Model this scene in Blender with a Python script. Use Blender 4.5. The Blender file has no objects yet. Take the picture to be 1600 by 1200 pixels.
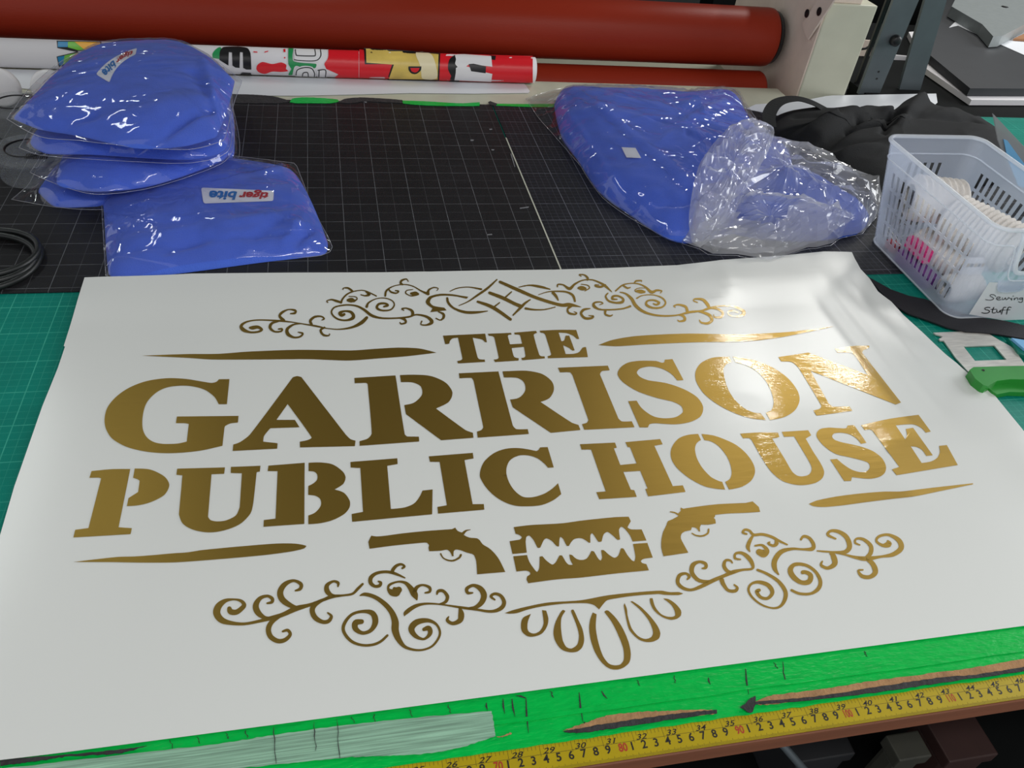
import bpy, bmesh, math, random
from mathutils import Vector, Matrix, noise
from mathutils.bvhtree import BVHTree
from mathutils.geometry import tessellate_polygon
random.seed(4)
scene = bpy.context.scene
COL = scene.collection
# ------------------------------------------------------------------ camera
# x runs along the bench, y across it (away from the viewer), z up; the bench top is z = 0
F_PX = 1252.2
CPOS = Vector((-0.29947, -0.25436, 0.61815))
CR = Vector((0.97714997, -0.18715034, 0.1007605)).normalized()
CF = Vector((0.20683243, 0.72800602, -0.65362648)).normalized()
CU = CR.cross(CF).normalized()
cam_d = bpy.data.cameras.new('camera'); cam = bpy.data.objects.new('camera', cam_d); COL.objects.link(cam)
M = Matrix((CR, CU, -CF)).transposed().to_4x4(); M.translation = CPOS
cam.matrix_world = M
cam_d.sensor_fit = 'HORIZONTAL'; cam_d.sensor_width = 36.0; cam_d.lens = F_PX/1600*36
cam_d.clip_start = 0.02
scene.camera = cam
scene.view_settings.view_transform = 'Standard'; scene.view_settings.look = 'None'
scene.view_settings.gamma = 1; scene.view_settings.use_curve_mapping = False
scene.view_settings.exposure = -0.1
# ------------------------------------------------------------------ light
w = bpy.data.worlds.new('world'); scene.world = w; w.use_nodes = True
bg = w.node_tree.nodes['Background']; bg.inputs[0].default_value = (0.95, 0.97, 1.0, 1); bg.inputs[1].default_value = 0.75
def area(name, loc, target, sx, sy, power, color=(1, 1, 1)):
    l = bpy.data.lights.new(name, 'AREA'); l.shape = 'RECTANGLE'; l.size = sx; l.size_y = sy; l.energy = power; l.color = color
    o = bpy.data.objects.new(name, l); COL.objects.link(o); o.location = loc
    d = Vector(target)-Vector(loc); o.rotation_euler = d.to_track_quat('-Z', 'Y').to_euler()
    return o
# fluorescent fittings under the ceiling and a window in the right-hand wall
area('ceiling_tube_right', (1.50, 2.25, 1.62), (1.50, 2.251, 0), 0.10, 0.62, 12, (1, .99, .95))
area('ceiling_tube_far_right', (2.0, 2.38, 1.62), (2.0, 2.381, 0), 0.10, 0.62, 12, (1, .99, .95))
area('ceiling_lamp_left', (-1.35, 1.75, 1.62), (-1.35, 1.751, 0), 0.10, 1.1, 6, (.93, 1, .98))
area('ceiling_lamp_over', (0.2, -0.6, 1.62), (0.2, -0.599, 0), 1.5, 0.16, 14, (1, .98, .95))
area('window_light', (2.9, .9, 0.95), (0, .6, 0.2), 1.5, 1.1, 44, (.95, .98, 1))

# ------------------------------------------------------------------ helpers
def ray(px, py):
    return (CF + CR*((px-800)/F_PX) - CU*((py-600)/F_PX))
def at(px, py, z=0.0):
    d = ray(px, py); return CPOS + d*((z-CPOS.z)/d.z)
def at_y(px, py, y):
    d = ray(px, py); return CPOS + d*((y-CPOS.y)/d.y)
def lin(c):
    c = c/255.0
    return c/12.92 if c <= 0.04045 else ((c+0.055)/1.055)**2.4
def rgb(r, g, b): return (lin(r), lin(g), lin(b), 1)
def mat(name, col, rough=0.5, metal=0.0, bump=0, bscale=200, spec=0.5, var=0, vscale=20, coat=0, stretch=None, sheen=0):
    m = bpy.data.materials.new(name); m.use_nodes = True; nt = m.node_tree; b = nt.nodes['Principled BSDF']
    b.inputs['Base Color'].default_value = col; b.inputs['Roughness'].default_value = rough; b.inputs['Metallic'].default_value = metal
    b.inputs['Specular IOR Level'].default_value = spec; b.inputs['Coat Weight'].default_value = coat
    b.inputs['Sheen Weight'].default_value = sheen
    tc = nt.nodes.new('ShaderNodeTexCoord'); mp = nt.nodes.new('ShaderNodeMapping'); nt.links.new(tc.outputs['Object'], mp.inputs[0])
    if stretch: mp.inputs['Scale'].default_value = stretch
    if bump:
        n = nt.nodes.new('ShaderNodeTexNoise'); n.inputs['Scale'].default_value = bscale; n.inputs['Detail'].default_value = 4
        bp = nt.nodes.new('ShaderNodeBump'); bp.inputs['Strength'].default_value = bump; bp.inputs['Distance'].default_value = 0.002
        nt.links.new(mp.outputs[0], n.inputs['Vector']); nt.links.new(n.outputs['Fac'], bp.inputs['Height']); nt.links.new(bp.outputs[0], b.inputs['Normal'])
    if var:
        n2 = nt.nodes.new('ShaderNodeTexNoise'); n2.inputs['Scale'].default_value = vscale; n2.inputs['Detail'].default_value = 5
        mr = nt.nodes.new('ShaderNodeMapRange'); mr.inputs['From Min'].default_value = .3; mr.inputs['From Max'].default_value = .7
        mr.inputs['To Min'].default_value = 1-var; mr.inputs['To Max'].default_value = 1+var
        mx = nt.nodes.new('ShaderNodeMix'); mx.data_type = 'RGBA'; mx.blend_type = 'MULTIPLY'; mx.inputs['Factor'].default_value = 1
        mx.inputs[6].default_value = col
        nt.links.new(mp.outputs[0], n2.inputs['Vector']); nt.links.new(n2.outputs['Fac'], mr.inputs['Value']); nt.links.new(mr.outputs[0], mx.inputs[7]); nt.links.new(mx.outputs[2], b.inputs['Base Color'])
    return m
def film_mat(name, haze=0.06, tint=(.95, .96, 1, 1), gloss=0.35, rough=0.06, bs=60, bstr=0.5, hazecol=(.85, .88, .95, 1)):
    m = bpy.data.materials.new(name); m.use_nodes = True; nt = m.node_tree; N = nt.nodes; L = nt.links
    N.remove(N['Principled BSDF']); out = N['Material Output']
    tr = N.new('ShaderNodeBsdfTransparent'); tr.inputs[0].default_value = tint
    gl = N.new('ShaderNodeBsdfGlossy'); gl.inputs['Roughness'].default_value = rough
    df = N.new('ShaderNodeBsdfDiffuse'); df.inputs[0].default_value = hazecol
    tl = N.new('ShaderNodeBsdfTranslucent'); tl.inputs[0].default_value = hazecol
    tc = N.new('ShaderNodeTexCoord')
    def ridge(scale, rot, stretch, sharp):
        mp = N.new('ShaderNodeMapping'); mp.inputs['Rotation'].default_value = (0, 0, rot); mp.inputs['Scale'].default_value = stretch
        n = N.new('ShaderNodeTexNoise'); n.inputs['Scale'].default_value = scale; n.inputs['Detail'].default_value = 1.0; n.inputs['Distortion'].default_value = .4
        L.new(tc.outputs['Object'], mp.inputs[0]); L.new(mp.outputs[0], n.inputs['Vector'])
        a = N.new('ShaderNodeMath'); a.operation = 'MULTIPLY_ADD'; a.inputs[1].default_value = 2; a.inputs[2].default_value = -1; L.new(n.outputs['Fac'], a.inputs[0])
        c = N.new('ShaderNodeMath'); c.operation = 'ABSOLUTE'; L.new(a.outputs[0], c.inputs[0])
        d = N.new('ShaderNodeMath'); d.operation = 'SUBTRACT'; d.inputs[0].default_value = 1; L.new(c.outputs[0], d.inputs[1])
        e = N.new('ShaderNodeMath'); e.operation = 'POWER'; e.inputs[1].default_value = sharp; L.new(d.outputs[0], e.inputs[0])
        return e.outputs[0]
    r1 = ridge(bs*.45, .5, (1, .4, 1), 7); r2 = ridge(bs, -.7, (.4, 1, 1), 9)
    ad = N.new('ShaderNodeMath'); ad.operation = 'MULTIPLY_ADD'; ad.inputs[1].default_value = .5
    L.new(r2, ad.inputs[0]); L.new(r1, ad.inputs[2])
    bp = N.new('ShaderNodeBump'); bp.inputs['Strength'].default_value = bstr; bp.inputs['Distance'].default_value = 0.006
    L.new(ad.outputs[0], bp.inputs['Height'])
    for s in (gl, df): L.new(bp.outputs[0], s.inputs['Normal'])
    lw = N.new('ShaderNodeFresnel'); lw.inputs['IOR'].default_value = 1.0+gloss
    cl = N.new('ShaderNodeMath'); cl.operation = 'MINIMUM'; cl.inputs[1].default_value = .3; L.new(lw.outputs[0], cl.inputs[0])
    hz = N.new('ShaderNodeMixShader'); hz.inputs[0].default_value = .5; L.new(df.outputs[0], hz.inputs[1]); L.new(tl.outputs[0], hz.inputs[2])
    m1 = N.new('ShaderNodeMixShader'); m1.inputs[0].default_value = haze; L.new(tr.outputs[0], m1.inputs[1]); L.new(hz.outputs[0], m1.inputs[2])
    m2 = N.new('ShaderNodeMixShader'); L.new(cl.outputs[0], m2.inputs[0]); L.new(m1.outputs[0], m2.inputs[1]); L.new(gl.outputs[0], m2.inputs[2])
    L.new(m2.outputs[0], out.inputs[0])
    return m
def face_up(o):
    me = o.data; s = sum(p.normal.z*p.area for p in me.polygons if p.index < len(me.polygons)-1)
    if s < 0: me.flip_normals()
    return o
def mesh(name, verts, faces, m, parent=None, smooth=False):
    me = bpy.data.meshes.new(name); me.from_pydata([tuple(v) for v in verts], [], faces); me.materials.append(m)
    if smooth: me.polygons.foreach_set('use_smooth', [True]*len(me.polygons))
    me.update(); o = bpy.data.objects.new(name, me); COL.objects.link(o)
    if parent: o.parent = parent
    return o
def tag(o, label=None, cat=None, group=None, kind=None):
    if label: o['label'] = label
    if cat: o['category'] = cat
    if group: o['group'] = group
    if kind: o['kind'] = kind
    return o
def empty(name, label, cat, group=None, loc=(0, 0, 0)):
    o = bpy.data.objects.new(name, None); COL.objects.link(o); o.empty_display_size = .02
    return tag(o, label, cat, group)
class B:
    """collects shapes into one mesh"""
    def __init__(s): s.v = []; s.f = []
    def add(s, vs, fs):
        k = len(s.v); s.v += [tuple(a) for a in vs]; s.f += [tuple(i+k for i in f) for f in fs]; return s
    def box(s, x0, x1, y0, y1, z0, z1, bev=0):
        bm = bmesh.new(); bmesh.ops.create_cube(bm, size=1)
        for v in bm.verts: v.co = Vector(((x0+x1)/2+v.co.x*(x1-x0), (y0+y1)/2+v.co.y*(y1-y0), (z0+z1)/2+v.co.z*(z1-z0)))
        if bev: bmesh.ops.bevel(bm, geom=bm.edges[:], offset=bev, segments=2, affect='EDGES', profile=.6)
        bm.verts.index_update(); s.add([v.co for v in bm.verts], [[v.index for v in f.verts] for f in bm.faces]); bm.free(); return s
    def prism(s, pts, z0, z1):
        n = len(pts); tri = tri_poly([(p[0], p[1]) for p in pts])
        vs = [(p[0], p[1], z1) for p in pts]+[(p[0], p[1], z0) for p in pts]
        fs = [t for t in tri]+[tuple(i+n for i in reversed(t)) for t in tri]+[(i, i+n, (i+1) % n+n, (i+1) % n) for i in range(n)]
        return s.add(vs, fs)
    def tube(s, pts, r, n=8, closed=False):
        pts = [Vector(p) for p in pts]; N = len(pts); vs = []; fs = []
        up = Vector((0, 0, 1))
        for i, p in enumerate(pts):
            a = pts[(i-1) % N] if (closed or i > 0) else p; b = pts[(i+1) % N] if (closed or i < N-1) else p
            t = (b-a).normalized(); u = t.cross(up)
            if u.length < 1e-3: u = t.cross(Vector((1, 0, 0)))
            u.normalize(); w2 = u.cross(t)
            rr = r[i] if isinstance(r, (list, tuple)) else r
            vs += [p+(u*math.cos(6.2832*k/n)+w2*math.sin(6.2832*k/n))*rr for k in range(n)]
        for i in range(N if closed else N-1):
            j = (i+1) % N
            fs += [(i*n+k, i*n+(k+1) % n, j*n+(k+1) % n, j*n+k) for k in range(n)]
        if not closed: fs += [tuple(range(n-1, -1, -1)), tuple((N-1)*n+k for k in range(n))]
        return s.add(vs, fs)
    def lathe(s, prof, origin, axis, n=48):
        """profile of (along, radius) about an axis"""
        ax = Vector(axis).normalized(); u = ax.cross(Vector((0.1, .2, 1))).normalized(); w2 = ax.cross(u); o = Vector(origin); vs = []; fs = []
        for a, r in prof: vs += [o+ax*a+(u*math.cos(6.2832*k/n)+w2*math.sin(6.2832*k/n))*r for k in range(n)]
        for i in range(len(prof)-1): fs += [(i*n+k, i*n+(k+1) % n, (i+1)*n+(k+1) % n, (i+1)*n+k) for k in range(n)]
        return s.add(vs, fs)
    def obj(s, name, m, parent=None, smooth=False): return mesh(name, s.v, s.f, m, parent, smooth)
def tri_poly(p):
    return [tuple(t) for t in tessellate_polygon([[Vector((q[0], q[1], 0)) for q in p]])]
def catmull(p0, p1, p2, p3, n):
    out = []
    for i in range(n):
        t = i/n; t2 = t*t; t3 = t2*t
        out.append(tuple(.5*((2*b)+(-a+c)*t+(2*a-5*b+4*c-d)*t2+(-a+3*b-3*c+d)*t3) for a, b, c, d in zip(p0, p1, p2, p3)))
    return out
def outline(s, ox=0, oy=0, z=1.0, step=4.0):
    """'x,y' corner, 'x,y~' smooth; closed loop of photo points"""
    P = []
    for t in s.split():
        sm = t.endswith('~'); x, y = t.rstrip('~').split(','); P.append((ox+float(x)/z, oy+float(y)/z, sm))
    n = len(P); out = []
    for i in range(n):
        a, b = P[i], P[(i+1) % n]
        if not a[2] and not b[2]: out.append(a[:2]); continue
        p0 = P[i-1][:2] if a[2] else a[:2]; p3 = P[(i+2) % n][:2] if b[2] else b[:2]
        L = math.hypot(a[0]-b[0], a[1]-b[1]); k = max(2, min(14, int(L/step)+1))
        # centripetal-like damping: scale far neighbours
        def damp(q, c):
            l = math.hypot(q[0]-c[0], q[1]-c[1])
            if l > L and l > 0: return (c[0]+(q[0]-c[0])*L/l, c[1]+(q[1]-c[1])*L/l)
            return q
        out += catmull(damp(p0, a[:2]), a[:2], b[:2], damp(p3, b[:2]), k)
    return out
def ribbon(s, ox, oy, z, wscale=1.0):
    """variable width stroke -> verts, quads in photo space"""
    K = [tuple(map(float, t.split(','))) for t in s.split()]
    pts = []
    for i in range(len(K)-1):
        a = K[max(0, i-1)]; d = K[min(len(K)-1, i+2)]
        pts += catmull(a, K[i], K[i+1], d, 5)
    pts.append(K[-1]); n = len(pts)
    L = []; R = []
    for i, p in enumerate(pts):
        a = pts[max(0, i-1)]; b = pts[min(n-1, i+1)]; dx, dy = b[0]-a[0], b[1]-a[1]; l = math.hypot(dx, dy) or 1
        h = max(1.5, p[2])*.5*wscale; nx, ny = -dy/l*h, dx/l*h
        L.append((ox+(p[0]+nx)/z, oy+(p[1]+ny)/z)); R.append((ox+(p[0]-nx)/z, oy+(p[1]-ny)/z))
    vs = []; fs = []
    for l_, r_ in zip(L, R): vs += [l_, r_]
    fs = [(2*i, 2*i+1, 2*i+3, 2*i+2) for i in range(n-1)]
    # rounded ends
    for (i, j, sg) in ((0, 1, -1), (n-1, n-2, 1)):
        a, b = pts[i], pts[j]; dx, dy = a[0]-b[0], a[1]-b[1]; l = math.hypot(dx, dy) or 1; h = max(1.5, a[2])*.5*wscale
        base = len(vs); ang = math.atan2(dy, dx)
        for k in range(7):
            t = ang-math.pi/2+math.pi*k/6; vs.append((ox+(a[0]+h*math.cos(t))/z, oy+(a[1]+h*math.sin(t))/z))
        fs.append(tuple(range(base, base+7)))
    return vs, fs
def subdiv2d(vs, fs, cell):
    bm = bmesh.new(); V = [bm.verts.new((x, y, 0)) for x, y in vs]
    for f in fs:
        try: bm.faces.new([V[i] for i in f])
        except Exception: pass
    xs = [v[0] for v in vs]; ys = [v[1] for v in vs]
    for ax, lo, hi in ((0, min(xs), max(xs)), (1, min(ys), max(ys))):
        k = math.ceil(lo/cell)*cell
        while k < hi:
            co = (k, 0, 0) if ax == 0 else (0, k, 0); no = (1, 0, 0) if ax == 0 else (0, 1, 0)
            bmesh.ops.bisect_plane(bm, geom=bm.verts[:]+bm.edges[:]+bm.faces[:], plane_co=co, plane_no=no, dist=1e-4); k += cell
    bm.verts.index_update(); r = ([(v.co.x, v.co.y) for v in bm.verts], [tuple(v.index for v in f.verts) for f in bm.faces]); bm.free(); return r
def poly2d(pts):
    return pts, tri_poly(pts)
def decal(name, shapes, mapfn, m, parent, cell=10):
    """flat shapes in photo space laid onto a real surface through mapfn"""
    V = []; Fc = []
    for vs, fs in shapes:
        vs, fs = subdiv2d(vs, fs, cell); k = len(V); ok = []
        for x, y in vs: V.append(mapfn(x, y))
        Fc += [tuple(i+k for i in f) for f in fs]
    Fc = [f for f in Fc if all(V[i] is not None for i in f)]
    V = [v if v is not None else Vector((0, 0, 0)) for v in V]
    bm = bmesh.new(); bv = [bm.verts.new(v) for v in V]
    for f in Fc:
        try: bm.faces.new([bv[i] for i in f])
        except Exception: pass
    bmesh.ops.remove_doubles(bm, verts=bm.verts[:], dist=6e-5)
    bmesh.ops.recalc_face_normals(bm, faces=bm.faces[:])
    for f in bm.faces:
        if f.normal.dot(CPOS-f.calc_center_median()) < 0: f.normal_flip()
    bmesh.ops.delete(bm, geom=[v for v in bm.verts if not v.link_faces], context='VERTS')
    me = bpy.data.meshes.new(name); bm.to_mesh(me); bm.free(); me.materials.append(m)
    me.polygons.foreach_set('use_smooth', [True]*len(me.polygons))
    o = bpy.data.objects.new(name, me); COL.objects.link(o); o.parent = parent; return o
def text2d(body, size=1.0, bold=0.0, shear=0.0, align='LEFT'):
    cu = bpy.data.curves.new('t', 'FONT'); cu.body = body; cu.size = size; cu.offset = bold; cu.shear = shear; cu.align_x = align; cu.resolution_u = 3
    o = bpy.data.objects.new('t', cu); COL.objects.link(o)
    dg = bpy.context.evaluated_depsgraph_get(); me = bpy.data.meshes.new_from_object(o.evaluated_get(dg))
    r = ([(v.co.x, v.co.y) for v in me.vertices], [tuple(p.vertices) for p in me.polygons])
    bpy.data.objects.remove(o); bpy.data.curves.remove(cu); bpy.data.meshes.remove(me); return r
def place2d(sh, o, ux, uy):
    return [(o[0]+x*ux[0]+y*uy[0], o[1]+x*ux[1]+y*uy[1]) for x, y in sh[0]], sh[1]
def nz(x, y, s, seed=0.0): return noise.noise(Vector((x*s, y*s, seed*7.3+.37)))
def ridged(x, y, s, seed=0.0, p=4): return (1-abs(nz(x, y, s, seed)))**p
def seg_d(x, y, x0, y0, x1, y1):
    dx, dy = x1-x0, y1-y0; t = max(0, min(1, ((x-x0)*dx+(y-y0)*dy)/(dx*dx+dy*dy+1e-12))); return math.hypot(x-x0-t*dx, y-y0-t*dy)
def resample(pts, n):
    P = [Vector(p[:2]) for p in pts]; P.append(P[0]); L = [0]
    for i in range(len(P)-1): L.append(L[-1]+(P[i+1]-P[i]).length)
    out = []; j = 0
    for k in range(n):
        d = L[-1]*k/n
        while L[j+1] < d: j += 1
        t = (d-L[j])/(L[j+1]-L[j]+1e-12); out.append(P[j].lerp(P[j+1], t))
    return out
def pillow_grid(ol, n, rings, centre=None):
    O = resample(ol, n); c = Vector(centre) if centre else sum(O, Vector((0, 0)))/n
    ts = [math.sin(math.pi/2*(i/rings)**.85) if i < rings else 1.0 for i in range(rings+1)]
    return [[c+(o-c)*t for o in O] for t in ts[1:]], c, ts
def ring_faces(n, rings):
    fs = []
    for i in range(rings-1):
        fs += [(1+i*n+k, 1+(i+1)*n+k, 1+(i+1)*n+(k+1) % n, 1+i*n+(k+1) % n) for k in range(n)]
    fs += [(0, 1+k, 1+(k+1) % n) for k in range(n)]
    return fs
def pillow(name, ol, z0, h, m, parent=None, fold=None, p=3.0, q=.5, n=150, rings=34, tilt=(0, 0), smooth=True, centre=None):
    """soft cushion of cloth: top surface swelling from its outline, flat underside"""
    G, c, ts = pillow_grid(ol, n, rings, centre)
    def zf(x, y, t):
        e = max(0.0, 1-t**p)**q
        return z0+h*e*(1+tilt[0]*(x-c.x)+tilt[1]*(y-c.y))+(fold(x, y)*min(1, (1-t)*7) if fold else 0)
    V = [(c.x, c.y, zf(c.x, c.y, 0))]
    for i, row in enumerate(G):
        for P in row: V.append((P.x, P.y, max(z0, zf(P.x, P.y, ts[i+1]))))
    Fs = ring_faces(n, rings); k = len(V)
    V += [(P.x, P.y, z0) for P in [c+(Q-c)*.985 for Q in G[-1]]]
    base = 1+(rings-1)*n
    Fs += [(base+j, k+j, k+(j+1) % n, base+(j+1) % n) for j in range(n)]+[tuple(range(k+n-1, k-1, -1))]
    return mesh(name, V, Fs, m, parent, smooth)
def tree_of(*objs):
    V = []; Fs = []
    for o in objs:
        k = len(V); V += [v.co.copy() for v in o.data.vertices]; Fs += [tuple(i+k for i in p.vertices) for p in o.data.polygons]
    return BVHTree.FromPolygons(V, Fs)
def proj(p):
    d = Vector(p)-CPOS; k = F_PX/d.dot(CF); return 800+d.dot(CR)*k, 600-d.dot(CU)*k
def inside(x, y, P):
    c = False; j = len(P)-1
    for i in range(len(P)):
        if (P[i][1] > y) != (P[j][1] > y) and x < (P[j][0]-P[i][0])*(y-P[i][1])/(P[j][1]-P[i][1])+P[i][0]: c = not c
        j = i
    return c
def cover(name, ol, tree, z0, m, parent, amp=.003, s=25, seed=1, n=170, rings=40, gap=.0012, lift=0, dome=0, centre=None, smooth=True, crease=None, mouth=None):
    """thin film dropped over what it wraps"""
    G, c, ts = pillow_grid(ol, n, rings, centre); pts = [c]+[P for r in G for P in r]
    T = [0]+[ts[i+1] for i in range(rings) for _ in range(n)]
    def fz(P):
        h = tree.ray_cast(Vector((P.x, P.y, 1.0)), Vector((0, 0, -1))) if tree else (None,)
        return h[0].z if h[0] is not None else -9
    base = [max(z0, fz(P)+gap) for P in pts]
    if dome: base = [max(b, z0+dome*max(0, 1-t**2.5)**.6) for b, t in zip(base, T)]
    cur = list(base)
    for it in range(6):
        nx = list(cur)
        for i in range(rings):
            for k in range(n):
                j = 1+i*n+k; nb = [1+i*n+(k+1) % n, 1+i*n+(k-1) % n, (1+(i-1)*n+k) if i else 0]
                if i < rings-1: nb.append(1+(i+1)*n+k)
                nx[j] = max(base[j], sum(cur[q] for q in nb)/len(nb))
        cur = nx
    V = []
    for P, z, t in zip(pts, cur, T):
        r = amp*(ridged(P.x, P.y, s, seed)+.6*ridged(P.x+.3*nz(P.x, P.y, 8, 3), P.y, s*2.1, seed+5)+.3*ridged(P.x, P.y, s*4.3, seed+9))
        if crease: r += crease(P.x, P.y)
        V.append((P.x, P.y, z+r*(.35+.65*min(1, (1-t)*8))+lift*t**6))
    Fs = ring_faces(n, rings)
    if mouth: Fs = [f for f in Fs if not inside(*proj(sum((Vector(V[i]) for i in f), Vector())/len(f)), mouth)]
    return face_up(mesh(name, V, Fs, m, parent, smooth))
def O(s, z=0.0, step=8): return [at(x, y, z) for x, y in outline(s, step=step)]
def creases(lst):
    S = []
    for px0, py0, px1, py1, z, dep, wd in lst:
        a = at(px0, py0, z); b = at(px1, py1, z); S.append((a.x, a.y, b.x, b.y, dep, wd))
    def f(x, y):
        r = 0
        for x0, y0, x1, y1, dep, wd in S: r += dep*math.exp(-(seg_d(x, y, x0, y0, x1, y1)/wd)**2)
        return r
    return f
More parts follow.
